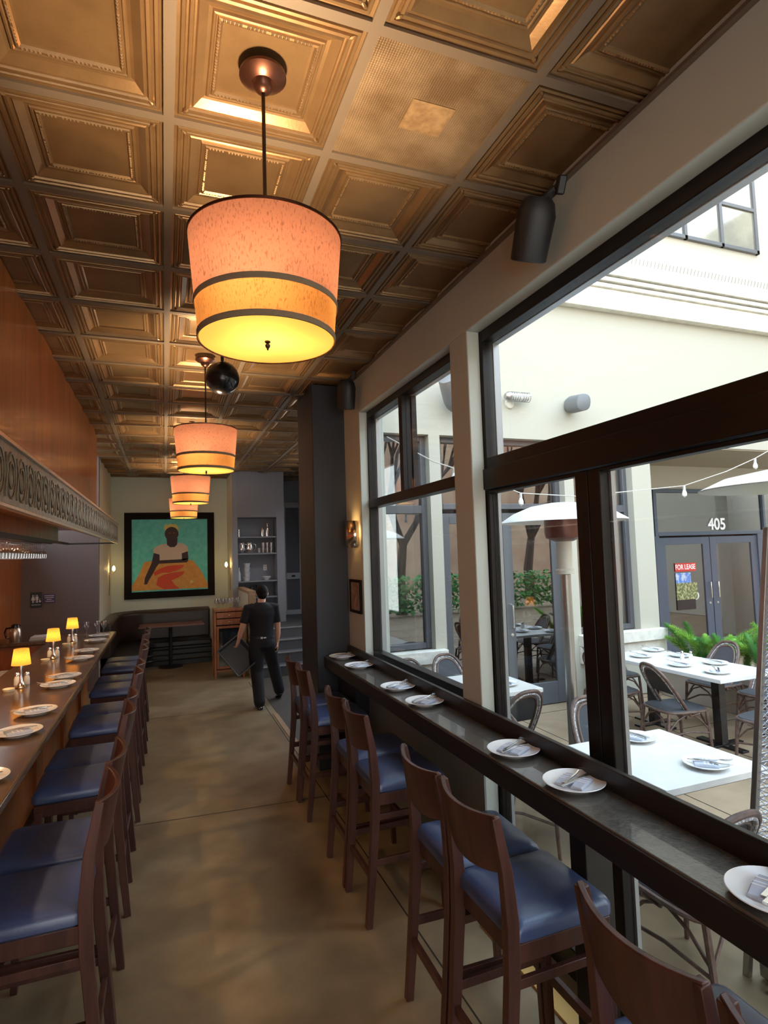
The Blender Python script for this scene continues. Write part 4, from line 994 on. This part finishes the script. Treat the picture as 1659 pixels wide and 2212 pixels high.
# ------------------------------------------------------------------ ferns
t = thing('fern_planter','low concrete planter holding bright green foxtail ferns','planter',(6.62,5.2,-.01))
B().box(-.30,.35,-1.1,1.0,0,.42).box(-.34,.39,-1.14,1.04,.38,.46).build('trough', M['pot'], t, bev=.01)
def plume(px, py, ln, bx, by, R0, up=1.0):
    b = B(); pts = []
    for k in range(11):
        u = k/10; pts.append(Vector((px+bx*u*u*ln, py+by*u*u*ln, .44+up*ln*u*(1-.32*u*(abs(bx)+abs(by))))))
    for k in range(10):
        for q in range(4):
            p = pts[k].lerp(pts[k+1], q/4); u = (k+q/4)/10; R = R0*math.sin(PI*(.10+.86*u))**.6
            d = (pts[k+1]-pts[k]).normalized(); a = Vector((0,0,1)) if abs(d.z)<.8 else Vector((1,0,0)); e = d.cross(a).normalized(); f = d.cross(e)
            for j in range(14):
                an = 2*PI*j/14+rnd.random(); w = e*math.cos(an)+f*math.sin(an); tip = p+w*R+d*R*.7; sd = d.cross(w)*.007
                b.add([p+sd, p-sd, tip], [(0,1,2)])
    return b
for g,(n,mt) in enumerate(((30,'fern'),(20,'fern2'))):
    for k in range(n):
        px = rnd.uniform(-.22,.25); py = rnd.uniform(-1.0,.85); ln = rnd.uniform(.34,.72)
        plume(px,py,ln,rnd.uniform(-.55,.5),rnd.uniform(-.7,.7),rnd.uniform(.07,.10)).build('fern_frond', M[mt], t)

# ------------------------------------------------------------------ string lights
t = thing('string_lights','sagging cable of clear bulbs across the courtyard in front of the facade','string lights')
SLp = [(1.95,5,3.12),(2.42,5,2.90),(2.64,5,2.84),(3.39,5,2.60),(4.1,5,2.57),(4.8,5,2.63),(5.61,5,2.70),(6.3,5,2.88),(6.8,5,3.05),(7.6,5,3.38)]
B().tube(SLp, .0055, 6).build('cable', M['wire'], t, smooth=True)
for p in (SLp[2],SLp[3],SLp[6],SLp[8]):
    bl = B().lathe([(0,-.045),(.013,-.045),(.026,-.085),(.024,-.115),(0,-.135)], p, n=14).build('bulb', M['bulbclear'], t, smooth=True)
    B().lathe([(0,.005),(.015,0),(.016,-.045),(0,-.05)], p, n=12).build('socket', M['wire'], bl, smooth=True)

# ------------------------------------------------------------------ what the shop windows mirror (street side of the courtyard)
sbox('wall_street', 'brick', (1.9,70,-17,-16,0,8.5))
def tree(name, lab, x, y, s, leafy):
    t = thing(name, lab, 'tree', (x,y,-.01)); b = B(); ends = []
    def br(p, d, ln, r, dep):
        q = p+d*ln; m_ = (p+q)/2+Vector((rnd.uniform(-.1,.1),rnd.uniform(-.1,.1),0))*ln*.5
        b.tube([p,m_,q],[r,r*.85,r*.68],6)
        if dep == 0: ends.append(q); return
        for k in range(3 if dep>2 else 2):
            a = rnd.uniform(0,2*PI); sp_ = rnd.uniform(.4,.75); nd = (d+Vector((math.cos(a),math.sin(a),.25))*sp_).normalized()
            br(q, nd, ln*rnd.uniform(.62,.82), r*.62, dep-1)
    br(Vector((0,0,0)), Vector((.05,0,1)).normalized(), 1.5*s, .13*s, 5)
    b.build('branches', M['bark'], t)
    if leafy:
        l = B()
        for e in ends:
            for k in range(22):
                c = e+Vector((rnd.gauss(0,.28),rnd.gauss(0,.28),rnd.gauss(0,.22)))*s; a = Vector((rnd.uniform(-1,1),rnd.uniform(-1,1),rnd.uniform(-1,1))).normalized()*.06; c2 = a.cross(Vector((0,0,1)))*.8
                l.add([c-a,c+c2,c+a,c-c2],[(0,1,2,3)])
        l.build('leaves', M['fern2'], t)
tree('bare_tree','bare branching tree mirrored in the narrow shop window',7.2,-4.6,1.5,False)
tree('leafy_tree','leafy tree mirrored in the shop door glass',13.5,-6.5,1.6,True)
hb = B()
for k in range(2600):
    c = Vector((rnd.uniform(4.2,13),rnd.uniform(-4.2,-3.6),rnd.uniform(.1,1.25))); a = Vector((rnd.uniform(-1,1),rnd.uniform(-1,1),rnd.uniform(-1,1))).normalized()*.09; c2 = a.cross(Vector((0,.3,1)))*.8
    hb.add([c-a,c+c2,c+a,c-c2],[(0,1,2,3)])
tag(hb.build('hedge', M['fern2']), 'low green hedge mirrored in the shop windows', 'hedge')

# ================================================================== PERSON
def ring(c, rx, ry, n=20, rot=None, pw=1.0):
    c = Vector(c); R = Euler(rot).to_matrix() if rot else None; out = []
    for k in range(n):
        a = 2*PI*k/n; p = Vector((rx*math.copysign(abs(math.cos(a))**pw,math.cos(a)), ry*math.copysign(abs(math.sin(a))**pw,math.sin(a)), 0))
        out.append(c + (R @ p if R else p))
    return out
def limb(b, pts, rs, n=14):
    b.tube(pts, rs, n); 
    for p,r in ((pts[0],rs[0]),(pts[-1],rs[-1])): b.ell(p,(r,r,r),n=n,m=8)
def remesh(o, vox, sm=3):
    m = o.modifiers.new('remesh','REMESH'); m.mode = 'VOXEL'; m.voxel_size = vox; m.use_smooth_shade = True
    if sm: s = o.modifiers.new('smooth','SMOOTH'); s.iterations = sm; s.factor = .5
P0 = Vector((1.24,8.12,0)); per = thing('person','man in black t-shirt and dark trousers walking away holding a grey plastic tub','person',P0)
V = lambda x,y,z: (x,y,z)
# joints (local): y forward. image-left = his left
hipL, kneeL, ankL = (-.075,.02,.86), (-.072,.03,.47), (-.060,-.10,.085)
hipR, kneeR, ankR = (.085,.04,.86), (.19,.27,.52), (.285,.34,.12)
shL, elL, wrL = (-.185,.0,1.335), (-.262,-.02,1.09), (-.305,.05,.915)
shR, elR, wrR = (.19,.02,1.33), (.222,.03,1.07), (.218,.06,.84)
b = B()
b.loft([ring((0,.02,.86),.15,.10),ring((0,.02,.95),.145,.10),ring((0,.02,1.03),.135,.092),ring((0,.02,1.15),.15,.10),ring((0,.02,1.28),.165,.105),ring((0,.02,1.35),.13,.085),ring((0,.02,1.39),.06,.06)])
limb(b,[(0,.015,1.36),(.012,.03,1.46)],[.055,.052])                                   # neck
b.ell((.020,.055,1.535),(.074,.092,.104),(-.12,0,-.25),20,14); b.ell((.030,.085,1.492),(.056,.070,.068),(0,0,-.25),16,10)
b.ell((.052,.150,1.515),(.012,.02,.018),(0,0,-.25)); b.ell((.095,.045,1.52),(.010,.020,.032),(0,0,-.2)); b.ell((-.056,.040,1.52),(.010,.020,.032))
b.ell((.047,.142,1.478),(.024,.010,.007),(0,0,-.25)); b.ell((.070,.128,1.535),(.012,.008,.008)); b.ell((.018,.140,1.535),(.012,.008,.008))
limb(b,[shL,((shL[0]+elL[0])/2,-.01,1.21),elL,((elL[0]+wrL[0])/2-.004,.015,1.0),wrL],[.052,.046,.038,.036,.025])
limb(b,[shR,(.21,.02,1.20),elR,(.226,.045,.96),wrR],[.052,.046,.039,.037,.025])
for hip,kn,an in ((hipL,kneeL,ankL),(hipR,kneeR,ankR)):
    limb(b,[hip,tuple((hip[i]*.5+kn[i]*.5) for i in range(3)),kn,tuple((kn[i]*.6+an[i]*.4) for i in range(3)),an],[.082,.070,.05,.048,.034])
# hands: right hand relaxed, left hand hooked on the tub rim
def hand(b, wr, dirv, palm, curl, side):
    wr = Vector(wr); d = Vector(dirv).normalized(); pn = Vector(palm); pn = (pn-d*pn.dot(d)).normalized(); u = d.cross(pn)*side
    c = wr+d*.045
    b.loft([[wr+d*t+u*w*math.cos(a)+pn*h*math.sin(a) for a in [2*PI*k/12 for k in range(12)]] for t,w,h in ((-.01,.022,.019),(.02,.034,.017),(.06,.040,.015),(.088,.036,.012))])
    for k,(off,ln) in enumerate(((.028,.070),(.010,.080),(-.009,.074),(-.027,.058))):
        p = wr+d*.085+u*off; pts = [p-d*.02,p]; dd = d
        for q in range(3):
            an = curl*(.5+.35*q); dd = (d*math.cos(an*(q+1)*.6)+pn*math.sin(an*(q+1)*.6)).normalized(); p = p+dd*ln*(.45,.30,.25)[q]; pts.append(p)
        b.tube(pts,[.0085,.0088,.0082,.0074,.0062],8); b.ell(pts[-1],(.0065,.0065,.0065),n=8,m=6)
    p = wr+d*.02+u*.030; b.tube([wr+d*.005+u*.015,p,p+(d*.8+u*.55+pn*.35)*.035,p+(d*1.0+u*.45+pn*.6)*.058],[.012,.012,.0095,.007],8)
hand(b, wrR, (.0,.05,-1), (-1,.1,0), 1.0, -1)
hand(b, wrL, (-.28,.12,-.95), (-.5,.4,-.3), 1.5, 1)
o = b.build('body', M['skin'], per); remesh(o,.0065,2)
b = B()   # t-shirt
b.loft([ring((0,.02,.93),.168,.122),ring((0,.02,1.02),.160,.118),ring((0,.018,1.14),.172,.122),ring((0,.015,1.25),.19,.127),ring((0,.012,1.33),.19,.112),ring((0,.012,1.375),.135,.09),ring((0,.018,1.408),.072,.072)])
for s,sh,el in ((-1,shL,elL),(1,shR,elR)):
    a = Vector(sh); e = Vector(el); b.tube([tuple(a+Vector((-s*.06,0,.0))),tuple(a+Vector((0,0,.006))),tuple(a.lerp(e,.45)),tuple(a.lerp(e,.80))],[.070,.064,.059,.060],18)
o = b.build('t_shirt', M['shirt'], per); remesh(o,.009,4)
b = B()   # trousers
b.loft([ring((.0,.02,.80),.155,.120),ring((0,.02,.88),.166,.128),ring((0,.02,.95),.158,.115)])
for s,hip,kn,an in ((-1,hipL,kneeL,ankL),(1,hipR,kneeR,ankR)):
    h=Vector(hip); k=Vector(kn); a=Vector(an)
    limb(b,[tuple(h+Vector((0,0,-.02))),tuple(h.lerp(k,.5)),tuple(k),tuple(k.lerp(a,.5)),tuple(a.lerp(k,.02))],[.108,.104,.086,.080,.076],18)
o = b.build('trousers', M['trouser'], per); remesh(o,.009,4)
b = B()
B().loft([ring((0,.02,.925),.171,.126,28),ring((0,.02,.955),.169,.124,28)]).build('belt', M['black'], per, smooth=True)
B().box(-.035,-.005,-.112,-.105,.925,.95).box(.005,.04,-.112,-.106,.93,.945).build('apron_clip', M['signwhite'], per, bev=.003)
for (an,nm,pitch) in ((ankL,'shoe',-.0),(ankR,'shoe',.35)):
    b = B(); rings = []
    for t_,w,h in ((-.075,.026,.03),(-.05,.038,.05),(0,.042,.062),(.06,.044,.045),(.12,.046,.032),(.17,.036,.022),(.19,.018,.014)):
        rings.append([(w*math.cos(a), t_, h*max(math.sin(a),-.0)+(.0 if math.sin(a)>0 else 0)) for a in [2*PI*k/16 for k in range(16)]])
    b.loft(rings); b.tube([(0,-.02,.03),(0,-.015,.095)],[.040,.038],14)
    b.xf(Matrix.Translation((an[0],an[1],an[2]-.083)) @ Matrix.Rotation(-pitch,4,'X'))
    o = b.build(nm, M['blackgloss'], per); remesh(o,.006,2)
b = B(); b.ell((.018,.042,1.552),(.083,.098,.098),(-.12,0,-.25),24,16); b.ell((.014,.0,1.50),(.066,.055,.055),(0,0,-.2),16,10)
o = b.build('hair', M['hair'], per); remesh(o,.007,2)
b = B().tube([(.098,.04,1.528),(.104,.09,1.535),(.096,.148,1.532)], .0035, 6).tube([(.05,.172,1.53),(.075,.168,1.53),(.098,.15,1.53)], .004, 6).build('eyeglasses', M['brushed'], per)
# tub held in the left hand
t = thing('bus_tub','dark grey plastic tub tilted in the walking man\'s left hand','tub',(.92,8.16,.70)); t.rotation_euler = (1.15,-.58,.25)
W_,L_,H_ = .155,.20,.13
def rr(hx,hy,z,r=.03):
    out = []
    for q,(cx,cy) in enumerate(((hx-r,hy-r),(-hx+r,hy-r),(-hx+r,-hy+r),(hx-r,-hy+r))):
        for a in range(5): t_=PI/2*q+PI/2*a/4; out.append((cx+r*math.cos(t_),cy+r*math.sin(t_),z))
    return out
B().loft([rr(W_,L_,-H_/2),rr(W_+.015,L_+.015,H_/2)],cap=False).add(rr(W_,L_,-H_/2),[tuple(range(20))]).add(rr(W_-.006,L_-.006,-H_/2+.006),[tuple(range(20))]).build('shell', M['tub'], t, smooth=True)
B().tube(rr(W_+.02,L_+.02,H_/2), .009, 8, closed=True).build('rim', M['tub'], t, smooth=True)
B().box(-.09,.09,-.04,-.01,-H_/2-.003,-H_/2-.0005).build('label_strip', M['bowlwhite'], t)
B().box(-.09,.09,.015,.045,-H_/2-.003,-H_/2-.0005).build('label_strip', M['bowlwhite'], t)

# ================================================================== LIGHTS
def light(kind, name, loc, energy, col, size=.05, rot=None, **kw):
    l = bpy.data.lights.new(name, kind); l.energy = energy; l.color = col
    if kind == 'POINT': l.shadow_soft_size = size
    if kind == 'AREA': l.size = size; l.shape = 'DISK'
    for k,v_ in kw.items(): setattr(l,k,v_)
    o = bpy.data.objects.new(name, l); C.objects.link(o); o.location = loc
    if rot: o.rotation_euler = rot
    return o
EP = 105
for k,y in enumerate(PY):
    light('POINT','pendant_light',(.325,y,CZ-.80),EP,(1,.74,.45),.06)
for k,(x,y) in enumerate(LL): light('POINT','table_light',(x,y,1.07+.235),4,(1,.55,.18),.02)
light('POINT','sconce_light',(1.635,5.2,2.26),2.5,(1,.55,.2),.02)
for p in ((-.905,12.15,1.89),(1.155,12.05,1.89)): light('POINT','sconce_light',p,9.0,(1,.72,.45),.02)
for k,(x,y) in enumerate(((2.75,7.2),(2.88,9.7))):  # unseen lamps added behind the column to brighten the far end
    t = thing('ceiling_lamp','round flush ceiling lamp in the passage by the stairs, '+('front','rear')[k]+' one','lamp',(x,y,CZ),0,'passage ceiling lamps')
    B().lathe([(0,-.0),(.17,-.0),(.17,-.03),(.155,-.035),(0,-.035)],n=32).build('housing',M['signwhite'],t,smooth=True)
    B().lathe([(0,-.05),(.10,-.047),(.15,-.035)],n=32).build('light_panel',mat('cool_panel',(1,1,1),.5,emit=((.75,.86,1),6)),t,smooth=True)
    light('SPOT','ceiling_lamp_light',(x,y,CZ-.06),70,(.85,.92,1),spot_size=2.7,spot_blend=.6,shadow_soft_size=.14)
# warm spots without fixtures, added over the bar to brighten it
for y in (.5,2.5,4.5,6.5): light('SPOT','bar_light',(-1.45,y,2.42),55,(1,.62,.3),spot_size=2.4,spot_blend=.9,shadow_soft_size=.05)

wd = bpy.data.worlds.new('sky'); bpy.context.scene.world = wd; wd.use_nodes = True
N = wd.node_tree.nodes; L = wd.node_tree.links; bg = N['Background']
tc = N.new('ShaderNodeTexCoord'); sx = N.new('ShaderNodeSeparateXYZ'); rp = N.new('ShaderNodeValToRGB'); L.new(tc.outputs['Generated'], sx.inputs[0]); L.new(sx.outputs['Z'], rp.inputs[0])
e = rp.color_ramp.elements; e[0].position = 0; e[0].color = (1,.95,.88,1); e[1].position = .75; e[1].color = (.62,.80,1,1)
L.new(rp.outputs[0], bg.inputs[0]); bg.inputs[1].default_value = 4.6

# ================================================================== CAMERA
cd = bpy.data.cameras.new('camera'); cam = bpy.data.objects.new('camera', cd); C.objects.link(cam)
cd.sensor_fit = 'HORIZONTAL'; cd.sensor_width = 36; cd.lens = 36*1252.8/1659; cd.clip_start = .05; cd.clip_end = 200
a_,b_,c_ = [math.radians(q) for q in (-20.7875,3.9031,1.7879)]
R = Matrix.Rotation(a_,3,'Z') @ Matrix.Rotation(b_,3,'X') @ Matrix.Rotation(c_,3,'Y')
X = R @ Vector((1,0,0)); Yf = R @ Vector((0,1,0)); Z = R @ Vector((0,0,1))
cam.matrix_world = Matrix(((X.x,Z.x,-Yf.x,0),(X.y,Z.y,-Yf.y,0),(X.z,Z.z,-Yf.z,2.05),(0,0,0,1)))
sc = bpy.context.scene; sc.camera = cam
vs = sc.view_settings; vs.view_transform = 'Standard'; vs.look = 'None'; vs.exposure = .35; vs.gamma = 1; vs.use_curve_mapping = False
sc.cycles.max_bounces = 8; sc.cycles.transparent_max_bounces = 24
sc.cycles.sample_clamp_indirect = 6
